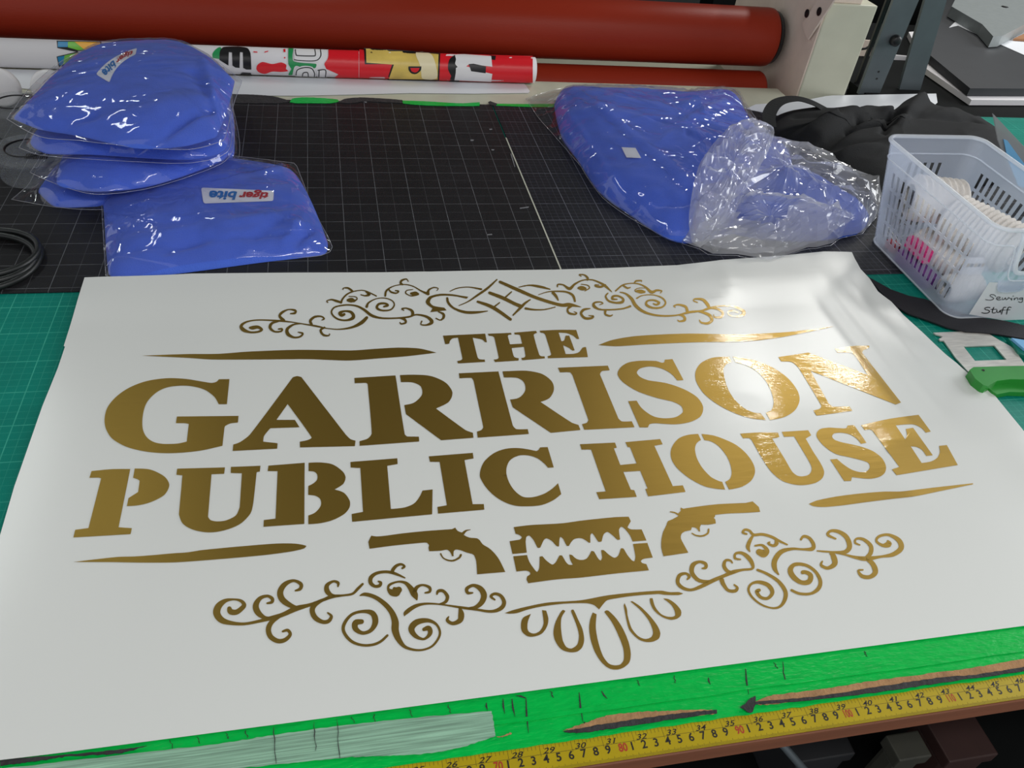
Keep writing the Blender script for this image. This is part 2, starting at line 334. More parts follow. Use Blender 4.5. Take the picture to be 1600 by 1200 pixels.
# ---- gold vinyl artwork, read off the sheet: origin x, origin y, zoom, outline ("~" = smooth point) ----
GLY = [
('letter','T',680,500,6.4,"78,156 500,136 517,221 500,222~ 470,195~ 375,176 425,375~ 445,393~ 495,395 500,418 228,434 220,410 262,400~ 272,385~ 228,176 170,185~ 145,215~ 140,236~ 100,241"),
('letter','H',680,500,6.4,"527,137 758,128 765,144 730,150~ 727,165 748,243 869,236 850,155~ 830,145~ 797,145 790,126 1008,108 1019,128 985,145~ 1040,345~ 1055,360~ 1093,363 1098,383 870,402 862,380 895,372~ 903,355 888,268 764,280 790,370~ 835,382 835,405 598,420 586,395 625,390~ 635,375~ 590,175~ 570,160~ 537,158"),
('letter','E',680,500,6.4,"1045,106 1240,98~ 1410,99 1440,188 1420,190~ 1385,160~ 1320,132~ 1234,126 1262,212 1290,205~ 1303,157 1340,155 1395,303 1372,306~ 1340,280~ 1278,252 1305,340 1380,338~ 1440,320~ 1475,275~ 1508,270 1527,370 1130,382 1123,362 1155,352~ 1160,340 1100,145~ 1080,130~ 1052,125"),
('letter','G',150,570,4,"768,90 834,89 818,246 767,246 740,200~ 680,156~ 600,134~ 530,130~ 440,142~ 370,178~ 315,240~ 292,320~ 292,400~ 315,450~ 360,482~ 420,494~ 510,492~ 567,480 580,370 560,365~ 499,364 506,323 891,319 887,361 840,366~ 808,382~ 803,392 790,506 640,538~ 460,552~ 320,543~ 190,512~ 100,460~ 62,400~ 53,340~ 70,270~ 120,205~ 200,147~ 310,103~ 440,84~ 560,88~ 660,104~ 725,113~ 755,105~"),
('letter','A',150,570,4,"854,538 858,498 900,483~ 960,438~ 1230,78 1257,70~ 1284,77 1560,435 1590,464~ 1622,474 1618,508 1275,516 1274,480 1320,471~ 1348,455~ 1198,245 1128,344 1243,344 1272,390 1090,396 1050,445~ 1045,480 1135,490 1132,524"),
('letter','R',540,560,4,"55,122 312,106 370,475~ 385,488 458,489 460,519 88,546 87,517 140,500~ 163,470~ 138,160 128,153~ 57,155 | 340,104 440,102~ 540,112~ 630,155~ 668,215~ 645,272~ 565,313 750,448~ 796,465 799,496 597,511 377,348 367,292 430,275~ 478,225~ 470,175~ 420,150~ 346,148"),
('letter','R',540,560,4,"708,93 955,81 1045,420 1065,441~ 1139,442 1145,472 826,495 821,457 850,447~ 861,430 800,140 788,122~ 712,124 | 981,81 1130,77~ 1230,98~ 1290,145~ 1302,195~ 1275,247~ 1218,272 1415,402~ 1455,415 1468,447 1283,465 1045,306 1028,257 1085,245~ 1123,200~ 1115,150~ 1075,122~ 990,119"),
('letter','I',850,540,4,"87,138 399,125 411,154 360,160~ 350,180 465,455 485,473~ 549,473 566,510 252,526 238,490 268,482~ 278,465 180,190 165,168~ 100,167"),
('letter','S',850,540,4,"755,88 803,84 872,215 833,218 800,180~ 740,145~ 665,130~ 600,143~ 580,168~ 600,195~ 650,216~ 770,236~ 880,275~ 960,325~ 995,385~ 980,440~ 920,475~ 830,491~ 740,488~ 690,485~ 660,491~ 650,511 598,511 526,347 579,344 610,390~ 680,440~ 750,454~ 825,446~ 868,415~ 860,380~ 810,352~ 700,325~ 580,283~ 490,225~ 460,180~ 475,140~ 520,108~ 590,95~ 700,96~ 738,107~ 752,103~"),
('letter','O',850,540,4,"1158,69 1174,104 1140,118~ 1122,145~ 1128,200~ 1150,270~ 1190,335~ 1250,390~ 1310,418~ 1354,423 1388,465 1300,455~ 1200,425~ 1090,370~ 1000,300~ 950,220~ 948,160~ 980,110~ 1050,76~"),
('letter','O2',1080,530,4.70588,"305,128 400,140~ 500,165~ 620,220~ 720,295~ 785,385~ 797,450~ 765,520~ 690,570~ 580,595 548,540 590,520~ 606,470~ 590,390~ 550,310~ 480,235~ 400,190~ 327,170"),
('letter','N',1080,530,4.70588,"641,131 862,98 1297,262 1215,135 1180,100~ 1075,98 1056,70 1180,50~ 1310,47 1308,63 1262,85~ 1258,100 1543,465 1505,480 878,233 1010,470 1040,495~ 1163,493 1186,527 922,562 898,523 945,512~ 958,490~ 790,210 740,168~ 662,163"),
('letter','P',100,710,4,"172,104 300,92~ 414,91 341,455 424,461 416,498 58,519 70,471 153,460 232,150 218,145~ 159,146 | 442,88 540,95~ 630,140~ 658,190~ 630,250~ 550,295~ 470,317~ 393,323 403,273 463,235 473,165 460,155~ 432,146"),
('letter','U',100,710,4,"708,89 1006,81 1001,121 922,124 900,390 915,410~ 950,418~ 1010,413~ 1075,380~ 1098,330 1112,118 1042,116 1043,78 1228,71 1224,107 1204,111 1182,310~ 1165,370~ 1100,435~ 1000,475~ 900,487~ 800,468~ 740,430~ 718,375 740,131 702,127"),
('letter','B',400,690,4,"78,150 304,132 302,514 47,532 49,490 122,481 135,185 73,184 | 329,132 400,130~ 480,143~ 545,190~ 560,225~ 545,265~ 491,299 550,320~ 586,370~ 585,410~ 555,450~ 480,490~ 400,510~ 327,516 327,462 370,443~ 405,400~ 402,360~ 370,338~ 326,333 327,277 360,260~ 383,235~ 382,205~ 365,188~ 329,184"),
('letter','L',400,690,4,"590,127 883,104 885,140 820,151 843,421 930,411~ 990,385~ 1025,340~ 1040,306 1104,299 1101,454 601,501 598,452 669,439 652,165 592,162"),
('letter','I',400,690,4,"1080,92 1355,70 1360,105 1303,115 1354,391 1424,390 1427,425 1138,450 1134,408 1193,398 1148,127 1087,126"),
('letter','C',730,660,4,"455,156 503,154 541,281 505,283 485,260~ 440,225~ 380,206~ 320,208~ 265,240~ 244,300~ 260,370~ 300,430~ 350,465~ 410,467~ 480,446~ 530,415~ 568,380 588,448 540,485~ 470,515~ 380,524~ 290,518~ 200,480~ 125,415~ 80,340~ 85,290~ 110,240~ 170,190~ 240,165~ 310,160~ 380,168~ 432,178~ 445,172~"),
('letter','H',730,660,4,"705,136 924,126 935,158 917,162 957,266 1059,256 1018,155 1003,154 989,123 1206,104 1222,136 1170,146 1285,398 1348,393 1365,434 1131,462 1114,417 1127,411 1082,303 976,309 1023,420 1044,423 1060,465 826,480 807,436 866,431 775,170 715,170"),
('letter','O',1030,640,6.4,"390,243 418,303 375,335~ 358,390~ 375,480~ 430,580~ 520,675~ 600,715~ 630,722 660,799 560,790~ 450,765~ 300,685~ 180,585~ 125,500~ 115,420~ 140,350~ 200,285~ 290,252~ | 424,243 540,258~ 660,300~ 780,360~ 880,450~ 945,550~ 958,630~ 920,710~ 830,770~ 700,800 660,722 705,695~ 725,640~ 715,560~ 675,465~ 600,370~ 520,318~ 452,305"),
('letter','U',1030,640,6.4,"810,240 1000,228~ 1188,230 1202,276 1130,290 1260,500 1330,620~ 1380,660~ 1430,668~ 1500,648~ 1527,590~ 1500,520~ 1350,268 1250,272 1226,222 1490,206 1520,256 1465,290 1543,425~ 1616,539~ 1650,622~ 1632,685~ 1564,732~ 1440,755~ 1330,745~ 1220,705~ 1120,620~ 1030,490~ 925,305 900,285~ 840,287"),
('letter','S',1250,630,6.1538,"458,214 520,210 640,380 588,390 545,340~ 480,300~ 390,283~ 325,292~ 308,320~ 330,350~ 400,375~ 560,410~ 700,460~ 790,530~ 828,610~ 815,670~ 770,705~ 690,725~ 600,722~ 500,710 492,747 425,748 290,540 356,536 420,590~ 500,640~ 580,662~ 640,655~ 672,620~ 660,575~ 600,550~ 480,520~ 340,485~ 230,410~ 165,330~ 160,290~ 190,250~ 270,235~ 380,240~ 445,240~"),
('letter','E',1250,630,6.1538,"586,210 860,150~ 1140,111 1258,272 1210,283 1170,240~ 1100,205~ 1030,203~ 920,212 1012,348 1030,310~ 1018,247 1088,236 1277,500 1215,507 1175,450~ 1120,420~ 1065,415 1170,575 1260,560~ 1320,525~ 1345,470~ 1338,410 1412,402 1517,594 930,692 884,636 955,612 695,262 670,252~ 622,258"),
('brush_line','l1',200,500,3.2,"70,178 300,170~ 450,169~ 600,158~ 850,149~ 1120,152~ 1250,143~ 1360,138~ 1460,143~ 1542,163 1400,180~ 1250,192~ 1110,202~ 1000,199~ 900,195~ 650,197~ 420,197~ 300,189~"),
('brush_line','l2',900,490,3.2,"112,157 180,132~ 300,112~ 550,100~ 800,104~ 960,98~ 1080,90~ 1292,63 1160,92~ 1000,122~ 830,140~ 600,143~ 350,154~ 200,163~"),
('brush_line','l3',100,840,4,"58,152 330,121~ 450,117~ 560,109~ 680,98~ 770,92~ 860,78~ 1100,55~ 1330,37~ 1450,38~ 1515,52~ 1500,68~ 1430,85~ 1270,107~ 1000,132~ 700,154~ 500,156~ 300,153~"),
('brush_line','l4',1240,740,5.333,"128,252 190,225~ 350,192~ 550,166~ 750,150~ 900,148~ 1050,130~ 1250,107~ 1495,80 1497,88 1200,150~ 1000,190~ 800,213~ 600,238~ 400,265~ 250,278~ 165,271~"),
('revolver_motif','g1',560,790,5.714,"115,268 160,275~ 230,270~ 400,247~ 600,227~ 835,210 865,196 885,225~ 925,240 955,218~ 1003,212 1000,218~ 970,226~ 940,262 990,285~ 1060,292~ 1085,310 1110,345~ 1180,390~ 1250,470~ 1312,592 1060,613 1052,500~ 1030,440~ 970,420~ 910,398~ 870,392~ 850,410~ 850,452 835,452 820,415~ 790,393~ 740,402~ 633,407 625,375 632,355 612,332~ 560,332~ 300,358~ 100,385 88,325"),
('revolver_motif','g2',1000,770,7.273,"463,165 490,180~ 520,176 700,150~ 900,128~ 1200,115 1280,97 1350,160 1366,216 1200,227~ 1000,235~ 855,250 850,275 838,285 855,300 863,348 770,362~ 695,360 680,395~ 685,440 670,440 640,400~ 590,390 580,425 510,440~ 470,470~ 465,520~ 550,680 268,721 245,640~ 243,540~ 265,440~ 300,370~ 315,325~ 370,300~ 438,262 400,235~ 340,220 340,210 390,215~ 435,235 462,205"),
('razor_blade_motif','rz',780,790,6.154,"140,206 300,187~ 600,170~ 800,143~ 1100,112~ 1245,106 1266,150 1240,195~ 1235,212~ 1270,228~ 1370,229 1416,335 1283,345 1260,290~ 1210,225~ 1175,203~ 1152,230~ 1163,325 1140,330~ 1090,285~ 1040,253~ 1005,275~ 985,345 955,348~ 915,290~ 895,265~ 878,280~ 877,355 865,358~ 810,320~ 760,312~ 710,330~ 670,388 650,386~ 615,320~ 590,300~ 580,325~ 575,393 555,390~ 500,335~ 455,315~ 430,330~ 395,405 370,405~ 330,330~ 290,288~ 262,300~ 255,350~ 265,452 128,465 100,342 200,325~ 218,305~ 195,283~ 157,270 | 135,487 267,475 290,540~ 330,600~ 365,638~ 385,600~ 390,490 415,487~ 450,525~ 510,567~ 540,550~ 580,478 605,480~ 640,540~ 670,568~ 710,568 685,525~ 675,470 700,475~ 740,510~ 790,523~ 840,510~ 870,470~ 885,437 910,440~ 950,505~ 975,528~ 990,500~ 980,428 1005,428~ 1060,475~ 1110,502~ 1145,480~ 1170,410 1195,412~ 1230,470~ 1275,525~ 1300,535~ 1310,490~ 1287,368 1424,358 1477,500 1395,510~ 1362,530~ 1375,552~ 1415,562 1440,622 1100,655~ 800,690~ 550,710~ 280,746 263,712 270,680~ 300,660~ 290,635~ 250,625~ 166,634"),
('banner_drape','bn',780,890,5.333,"48,362 100,342~ 200,315~ 400,275~ 680,255~ 900,215~ 1150,188~ 1350,175~ 1420,187~ 1500,187~ 1533,200 1500,212~ 1380,210~ 1330,203~ 1150,215~ 1000,235~ 900,255~ 865,290~ 833,332 790,295~ 730,280~ 550,283~ 350,308~ 230,335~ 150,362~ 80,367~ | 265,368 240,430~ 235,490~ 250,520~ 290,533~ 340,510~ 370,450~ 357,337 392,342 410,410~ 400,470~ 360,530~ 300,556~ 240,556~ 190,515~ 182,450~ 200,400~ | 552,345 520,400~ 515,480~ 530,590~ 560,645~ 600,658~ 650,625~ 665,550~ 640,450~ 600,350~ 603,335~ 620,335~ 660,420~ 695,500~ 708,590~ 690,650~ 650,683~ 590,688~ 520,665~ 470,600~ 452,530~ 465,450~ 500,375~ 530,335~ | 780,357 812,372 805,480~ 825,600~ 865,720~ 910,780~ 955,797~ 1010,790~ 1038,750~ 1035,660~ 990,540~ 940,440~ 876,352 890,340~ 910,342~ 970,400~ 1030,490~ 1080,610~ 1097,710~ 1080,780~ 1010,828~ 930,828~ 860,780~ 800,690~ 762,580~ 750,480~ 760,410~ | 1038,300 1045,278 1065,330~ 1070,380~ 1105,490~ 1160,555~ 1220,578~ 1270,560~ 1283,520~ 1250,430~ 1180,340~ 1093,265 1110,263~ 1180,310~ 1260,390~ 1320,470~ 1343,530~ 1330,575~ 1280,600~ 1220,602~ 1160,580~ 1090,510~ 1065,440~ | 1255,238 1278,238 1300,310~ 1350,370~ 1410,393~ 1465,385~ 1460,340~ 1430,290~ 1365,240 1410,245~ 1470,285~ 1515,340~ 1515,380~ 1480,410~ 1430,418~ 1360,395~ 1290,340~ 1260,280~"),
('knot_motif','kn',640,425,6.1538,"565,238 550,257 430,232~ 300,228~ 215,250~ 195,290~ 230,325~ 335,343 355,368 198,386 220,350 165,310~ 155,280~ 190,235~ 290,210~ 400,212~ 500,228~"),
]
# strokes: part key, origin, zoom, "x,y,width ..." (smooth)
STK = [
('g1',560,790,5.714,"735,430,14 755,465,12 800,488,14 850,490,16 900,465,18 915,440,20"),
('g2',1000,770,7.273,"592,460,14 640,485,16 710,490,20 770,460,22 780,415,20"),
('fbl',320,860,5.333,"205,485,38 215,510,48 260,515,44 300,490,40 328,455,36 300,420,26 240,408,16 170,420,34 115,465,55 100,525,60 140,580,52 220,605,34 330,612,24 450,590,26 560,562,36 650,535,36 760,485,44 870,455,28 980,415,26 1060,385,30 1150,375,18 1230,362,20 1270,325,24 1315,280,20 | 520,440,16 560,430,26 560,400,30 520,380,24 460,400,34 425,460,50 445,520,50 500,560,30 560,562,20 | 755,335,14 795,320,28 800,280,32 740,252,24 670,280,40 630,340,50 640,400,52 690,445,46 760,475,30 820,460,10 | 1110,300,14 1110,270,26 1070,258,20 1020,290,34 1020,340,44 1060,375,30 1120,378,14 | 650,675,18 690,665,26 712,700,28 670,745,34 610,755,38 550,720,44 530,660,44 555,600,40 620,550,30 700,510,10 | 1025,520,14 1055,550,26 1030,590,32 980,595,34 920,560,44 895,500,44 920,450,40 990,410,24 1050,395,10"),
('fbl',520,870,5.333,"380,205,14 400,215,24 390,240,28 350,245,26 315,215,34 320,170,34 370,135,26 450,125,24 520,140,24 600,175,12 | 580,95,18 598,80,20 570,62,20 530,75,26 500,110,30 500,130,26 | 550,275,54 525,290,84 490,295,56 462,265,22 475,232,22 540,208,16 600,215,26 640,250,40 680,310,56 700,355,16 | 770,300,14 808,290,22 805,255,26 750,235,18 700,255,30 680,300,36 | 868,310,16 880,285,26 920,285,26 955,330,30 940,375,26 890,395,14 | 598,490,10 610,465,34 680,415,32 760,392,20 860,392,14 960,405,14 1090,425,22 1200,440,20 1320,455,24 1400,430,34 1428,380,34 1400,325,28 1350,308,24 1318,330,24 1350,358,14 | 1165,300,14 1125,300,26 1118,265,30 1170,238,26 1230,265,44 1260,320,50 1240,380,44 1190,420,30 1130,425,10 | 965,500,12 955,530,28 1000,555,30 1060,530,44 1070,480,50 1060,430,24 | 228,322,10 270,312,30 350,335,34 430,390,40 490,460,46 520,540,58 520,610,60 550,690,46 610,755,26 720,778,18 820,750,18 880,680,20 892,620,20 860,560,22 790,530,34 700,545,50 655,600,52 690,660,36 760,685,20 810,640,36 800,595,44 760,605,30 | 455,655,20 400,705,22 330,733,22 240,735,22 150,700,26 90,620,28 100,550,28 160,480,24 250,455,26 330,470,46 355,540,50 320,610,34 250,635,30 190,600,46 190,550,50 240,540,40"),
('fbr',1040,810,4.1026,"140,390,12 152,372,20 130,353,16 90,365,24 78,410,24 110,445,22 165,458,18 230,435,24 300,400,26 370,370,22 430,345,26 490,330,16 555,322,16 556,290,24 530,250,28 490,222,20 450,225,16 445,255,16 480,263,10 | 235,320,10 258,315,20 255,290,22 215,278,18 175,300,30 170,350,28 210,395,24 265,405,20 310,395,10 | 428,285,10 415,270,14 385,270,18 375,305,24 400,340,22 440,345,16 | 440,425,10 460,445,18 445,465,22 400,460,20 370,420,26 360,395,30 | 520,100,12 495,90,16 510,72,16 540,80,16 565,105,18 620,102,18 680,118,18 730,145,16 780,168,10 | 565,105,12 545,135,22 528,180,26 540,212,8 | 668,152,10 658,160,14 690,175,18 712,160,26 705,130,14 | 575,175,12 620,172,16 650,205,30 630,225,50 600,215,40 | 725,360,8 700,320,30 700,270,34 740,215,30 810,195,18 880,198,14 940,195,26 948,165,24 920,125,20 885,115,18 868,135,14 | 590,330,16 650,355,18 720,400,22 765,460,26 768,510,26 740,560,18 690,575,12 620,555,12 560,510,14 532,460,16 550,420,16 600,408,22 660,430,28 685,475,26 655,512,20 610,505,20 585,470,24 600,460,22 | 808,460,16 860,482,18 930,482,18 980,450,26 992,400,24 960,340,20 900,300,20 830,295,24 800,330,34 820,375,34 870,410,28 920,405,34 930,365,30 900,345,24 880,345,26 | 972,208,8 1020,212,12 1080,215,12 1150,215,26 1180,180,32 1160,120,30 1110,85,24 1060,80,18 1040,105,18 1090,130,12 | 1080,218,10 1150,232,12 1220,250,20 1290,258,30 1380,245,16 1460,230,28 1510,190,34 1495,140,30 1430,105,18 1370,115,18 1352,145,16 1390,172,20 1430,165,40 1425,145,14 | 1245,170,10 1215,155,14 1225,130,14 1270,135,20 1315,175,26 1315,220,28 1290,250,24 | 1005,275,10 998,300,18 1040,318,22 1085,290,34 1075,240,34 1060,225,20 | 1265,330,10 1235,335,14 1260,370,24 1310,375,26 1345,345,34 1330,295,32 1290,260,24 1240,250,12"),
('ftl',355,430,5,"178,410,18 200,410,30 240,405,24 270,425,20 240,442,16 180,445,16 125,425,30 110,395,24 150,365,14 230,350,10 340,352,12 430,358,14 520,368,8 620,385,10 700,398,14 780,415,8 880,422,10 980,405,18 1050,370,28 1090,332,24 | 495,300,10 530,295,18 530,275,18 480,268,10 430,290,20 410,320,20 440,352,26 | 400,420,10 428,420,16 420,438,14 370,440,14 335,410,24 350,375,20 400,360,12 | 555,445,8 590,455,16 570,480,14 520,485,16 475,460,28 470,420,24 520,385,14 580,378,8 | 740,350,8 757,340,14 735,322,12 685,325,18 650,355,22 660,385,20 | 800,460,10 790,472,12 750,465,18 730,430,18 760,408,14 | 915,305,20 895,312,26 880,295,26 920,280,14 970,290,22 985,330,28 930,352,14 860,340,14 815,295,14 840,250,12 930,232,12 1010,240,14 1070,270,20 1130,315,22 1210,335,14 1320,335,12 1420,325,14 1480,308,12 1560,325,20 1600,365,28 1560,388,14 1515,385,10 1520,360,12 | 1380,275,8 1365,262,12 1400,258,12 1440,275,20 1450,300,24 1440,318,14 | 1350,370,10 1360,380,12 1395,370,16 1385,345,20 1350,335,10 | 1090,245,22 1105,215,14 1160,185,8 1230,178,8 1290,200,10 1305,235,12 1275,270,12 1210,275,14 1170,255,20 1185,225,18 1230,220,16 1255,235,20 1225,245,14 | 905,110,10 910,100,8 945,100,14 975,122,18 | 890,215,16 905,180,14 950,140,12 1020,120,8 1080,122,8 1165,162,10 | 785,212,10 778,200,8 815,190,12 850,200,18 890,212,16 | 1045,152,8 1080,160,12 1110,148,24 1085,128,14 | 950,165,6 1000,168,8 1015,185,10 990,205,14 | 945,195,24 958,195,34 975,195,36 990,197,22 | 1235,160,16 1245,120,16 1300,85,8 1380,72,8 1450,85,8 1520,125,12 1570,145,24 | 1315,120,10 1340,125,12 1320,140,12 1280,130,14 1262,110,10 | 1415,48,8 1400,30,10 1365,40,16 1355,60,18 1370,72,14 | 1450,112,6 1405,118,8 1395,140,10 1430,160,8 1460,160,10 | 1438,143,20 1455,145,32 1475,145,34 1490,147,20"),
('ftl',560,370,5.333,"545,460,10 575,470,26 590,440,16 630,422,10 665,430,8 655,447,8"),
('kn',640,425,6.1538,"275,380,10 325,405,24 325,440,24 295,462,12 255,445,12 | 388,185,8 460,155,10 570,145,10 690,165,18 | 362,252,22 375,300,24 430,350,20 530,385,26 640,388,24 750,375,8 | 475,322,8 560,285,12 650,225,20 750,155,22 840,72,12 | 870,95,26 1050,175,32 1200,240,30 1350,290,30 1460,318,30 1540,315,36 1649,336,4 | 770,200,28 900,250,34 1000,300,32 1070,330,36 | 1160,265,12 1110,300,22 1070,340,26 995,415,14 | 980,190,12 930,235,16 915,250,10 | 655,285,22 800,340,34 970,455,28 | 865,295,12 820,330,16 | 1050,145,8 1150,127,14 1250,140,24 1350,165,12 | 1115,350,22 1200,362,16 1300,360,12 1400,337,10 | 1240,218,6 1330,190,10 1420,185,14 1510,192,18 1570,225,24 1590,280,20 | 1380,200,30 1410,235,26 1428,270,14"),
('ftr',860,420,5,"160,290,24 135,315,16 145,345,18 190,355,14 205,345,12 185,335,6 | 310,310,8 260,320,20 240,350,20 270,385,20 320,385,18 335,370,14 300,365,6 | 625,292,16 560,312,12 450,320,12 380,315,14 340,290,24 345,265,16 390,258,10 410,270,10 385,280,6 | 430,325,20 430,355,16 465,368,14 485,360,8 | 55,138,12 60,122,12 100,125,12 150,155,24 190,120,16 250,90,10 320,85,10 380,105,14 430,135,20 480,180,6 | 240,58,8 225,45,8 265,48,12 290,70,18 290,88,12 | 430,125,12 395,140,18 355,135,14 350,125,8 380,125,6 | 220,150,18 235,150,32 258,153,34 272,154,22 | 240,120,6 290,128,8 305,150,10 270,172,8 | 510,172,12 560,130,12 610,115,8 680,115,10 740,140,14 790,182,24 830,168,16 870,172,10 860,188,8 | 655,110,8 670,95,14 710,92,10 712,100,6 | 570,130,14 600,150,14 625,145,8 | 740,150,5 690,150,6 662,165,8 665,175,8 | 670,176,14 685,175,26 712,178,30 735,180,18 | 450,190,10 432,215,14 455,250,16 510,265,16 560,260,22 568,235,18 530,212,14 490,215,18 485,235,18 520,238,10 | 545,182,8 590,195,14 635,235,24 665,285,26 720,330,22 800,358,16 900,368,14 1000,360,12 1090,338,18 1180,328,14 1240,308,18 1330,290,10 1430,295,14 1500,325,24 1510,355,28 1460,372,14 1400,362,10 1390,335,14 1430,328,14 1465,340,10 | 675,230,12 720,208,8 800,203,8 870,225,12 900,265,14 870,300,14 800,305,16 750,280,20 760,250,14 810,245,14 850,265,18 830,280,16 805,272,10 | 975,300,8 965,290,10 1000,280,14 1055,295,20 1070,330,22 | 995,400,8 1010,410,12 1050,400,20 1040,370,20 1000,358,10 | 1150,262,8 1120,250,10 1130,235,12 1190,240,20 1225,275,26 1240,300,20 | 1275,360,8 1285,378,12 1335,375,20 1345,340,20 1300,312,16 1240,308,8 | 1165,400,8 1180,420,14 1230,425,20 1262,400,24 1240,360,24 1170,335,14 1120,330,8"),
]
# ------------------------------------------------------------------ materials
def grid_mat(name, base, line, major, minor, offx, offy, lw, mw, rough, mstr=.35, var=.12):
    m = mat(name, base, rough, 0, spec=.18, bump=.25, bscale=900, var=var, vscale=14); nt = m.node_tree; N = nt.nodes; L = nt.links
    b = N['Principled BSDF']; src = b.inputs['Base Color'].links[0].from_socket
    tc = N.new('ShaderNodeTexCoord'); sp = N.new('ShaderNodeSeparateXYZ'); L.new(tc.outputs['Object'], sp.inputs[0])
    def mth(op, a, c=None):
        q = N.new('ShaderNodeMath'); q.operation = op
        for i, v in enumerate((a, c)):
            if v is None: continue
            if isinstance(v, (int, float)): q.inputs[i].default_value = v
            else: L.new(v, q.inputs[i])
        return q.outputs[0]
    def lines(sock, off, per, wd):
        t = mth('MULTIPLY', mth('ADD', sock, off), 1/per); f = mth('ABSOLUTE', mth('SUBTRACT', mth('FRACT', t), .5))
        return mth('GREATER_THAN', f, .5-wd/per/2)
    nz_ = N.new('ShaderNodeTexNoise'); nz_.inputs['Scale'].default_value = 35; nz_.inputs['Detail'].default_value = 3
    L.new(tc.outputs['Object'], nz_.inputs['Vector']); wear = mth('MULTIPLY', nz_.outputs['Fac'], 1.5)
    mj = mth('MAXIMUM', lines(sp.outputs[0], offx, major, lw), lines(sp.outputs[1], offy, major, lw))
    mn = mth('MAXIMUM', lines(sp.outputs[0], offx, minor, mw), lines(sp.outputs[1], offy, minor, mw))
    k = mth('MULTIPLY', mth('MAXIMUM', mth('MULTIPLY', mj, .8), mth('MULTIPLY', mn, mstr)), wear)
    mx = N.new('ShaderNodeMix'); mx.data_type = 'RGBA'; L.new(k, mx.inputs['Factor']); L.new(src, mx.inputs[6]); mx.inputs[7].default_value = line
    L.new(mx.outputs[2], b.inputs['Base Color']); return m
m_black_mat = grid_mat('black mat', rgb(34, 34, 36), rgb(120, 122, 126), .0517, .02585, .027, .02, .0009, .0007, .5, .3)
m_black_mat2 = grid_mat('black mat fine grid', rgb(32, 33, 38), rgb(125, 127, 138), .0517, .01034, -.0125, .02, .0011, .0006, .5, .3)
m_green_mat = grid_mat('green mat', rgb(0, 126, 110), rgb(80, 190, 165), .0517, .01034, .01, .005, .0010, .0006, .5, .35)
m_paper = mat('glossy backing paper', rgb(222, 224, 220), .24, 0, bump=.05, bscale=24, spec=.45, stretch=(.5, 1.6, 1))
m_gold = mat('gold vinyl', (.45, .29, .060, 1), .46, .95, bump=.12, bscale=60, coat=.5, stretch=(.35, 2.2, 1))
m_gold.node_tree.nodes['Principled BSDF'].inputs['Coat Roughness'].default_value = .06
m_gold.node_tree.nodes['Principled BSDF'].inputs['Coat IOR'].default_value = 1.55
_nt = m_gold.node_tree; _n = _nt.nodes.new('ShaderNodeTexNoise'); _n.inputs['Scale'].default_value = 28; _n.inputs['Detail'].default_value = 5; _n.inputs['Roughness'].default_value = .7
_mp = _nt.nodes.new('ShaderNodeMapping'); _mp.inputs['Rotation'].default_value = (0, 0, .25); _mp.inputs['Scale'].default_value = (.45, 2.0, 1); _tc = _nt.nodes.new('ShaderNodeTexCoord')
_bp = _nt.nodes.new('ShaderNodeBump'); _bp.inputs['Strength'].default_value = .17; _bp.inputs['Distance'].default_value = .003
_nt.links.new(_tc.outputs['Object'], _mp.inputs[0]); _nt.links.new(_mp.outputs[0], _n.inputs['Vector']); _nt.links.new(_n.outputs['Fac'], _bp.inputs['Height'])
_nt.links.new(_bp.outputs[0], _nt.nodes['Principled BSDF'].inputs['Coat Normal'])
m_blue = mat('blue cotton', rgb(78, 112, 220), .95, 0, bump=.5, bscale=700, var=.06, vscale=25, spec=.15, sheen=.15)
m_royal = mat('royal blue cotton', rgb(18, 78, 190), .95, 0, bump=.5, bscale=700, var=.05, vscale=25, spec=.15)
m_black_cloth = mat('black cloth', rgb(19, 20, 22), .85, 0, bump=.4, bscale=600, var=.1, vscale=30, spec=.3)
m_strap = mat('black webbing', rgb(24, 22, 28), .8, 0, bump=.4, bscale=900)
m_film = film_mat('clear polythene', .04, gloss=.62, rough=.07, bs=20, bstr=.85, hazecol=(.95, .96, 1, 1))
m_film2 = film_mat('crumpled polythene', .34, gloss=.5, rough=.09, bs=20, bstr=.8, hazecol=(1, 1, 1, 1))
m_patch = mat('white patch', rgb(240, 240, 242), .8, 0, bump=.3, bscale=900)
m_logo_red = mat('red lettering', rgb(185, 35, 45), .7); m_logo_blue = mat('blue lettering', rgb(30, 115, 185), .7)
m_roller = mat('red-brown rubber', rgb(150, 46, 26), .42, 0, bump=.12, bscale=500, var=.07, vscale=9, stretch=(.15, 1, 1), spec=.2)
m_beige = mat('beige painted metal', rgb(196, 196, 176), .45, 0, var=.05, vscale=18)
m_cream = mat('cream painted metal', rgb(222, 205, 190), .5, 0, var=.05, vscale=30)
m_white = mat('white card', rgb(225, 222, 224), .6)
m_white_paper = mat('plain white paper', rgb(220, 222, 226), .7)
m_tape = mat('green tape', rgb(0, 182, 72), .3, 0, spec=.3, bump=.45, bscale=110, var=.08, vscale=60, stretch=(1, 3, 1))
m_card = mat('torn brown board', rgb(165, 125, 85), .9, 0, bump=.8, bscale=300, var=.2, vscale=90)
m_dark_gap = mat('dark torn edge', rgb(45, 43, 45), .8, 0, bump=.8, bscale=250, var=.3, vscale=150)
m_masking = mat('pale green worn masking tape', rgb(135, 175, 150), .7, 0, bump=.3, bscale=200, var=.38, vscale=60, stretch=(.25, 11, 1))
m_yellow = mat('yellow tape measure', rgb(172, 150, 6), .4, 0, var=.06, vscale=30)
m_ink = mat('black print', rgb(30, 26, 20), .5); m_redink = mat('red print', rgb(165, 45, 30), .5)
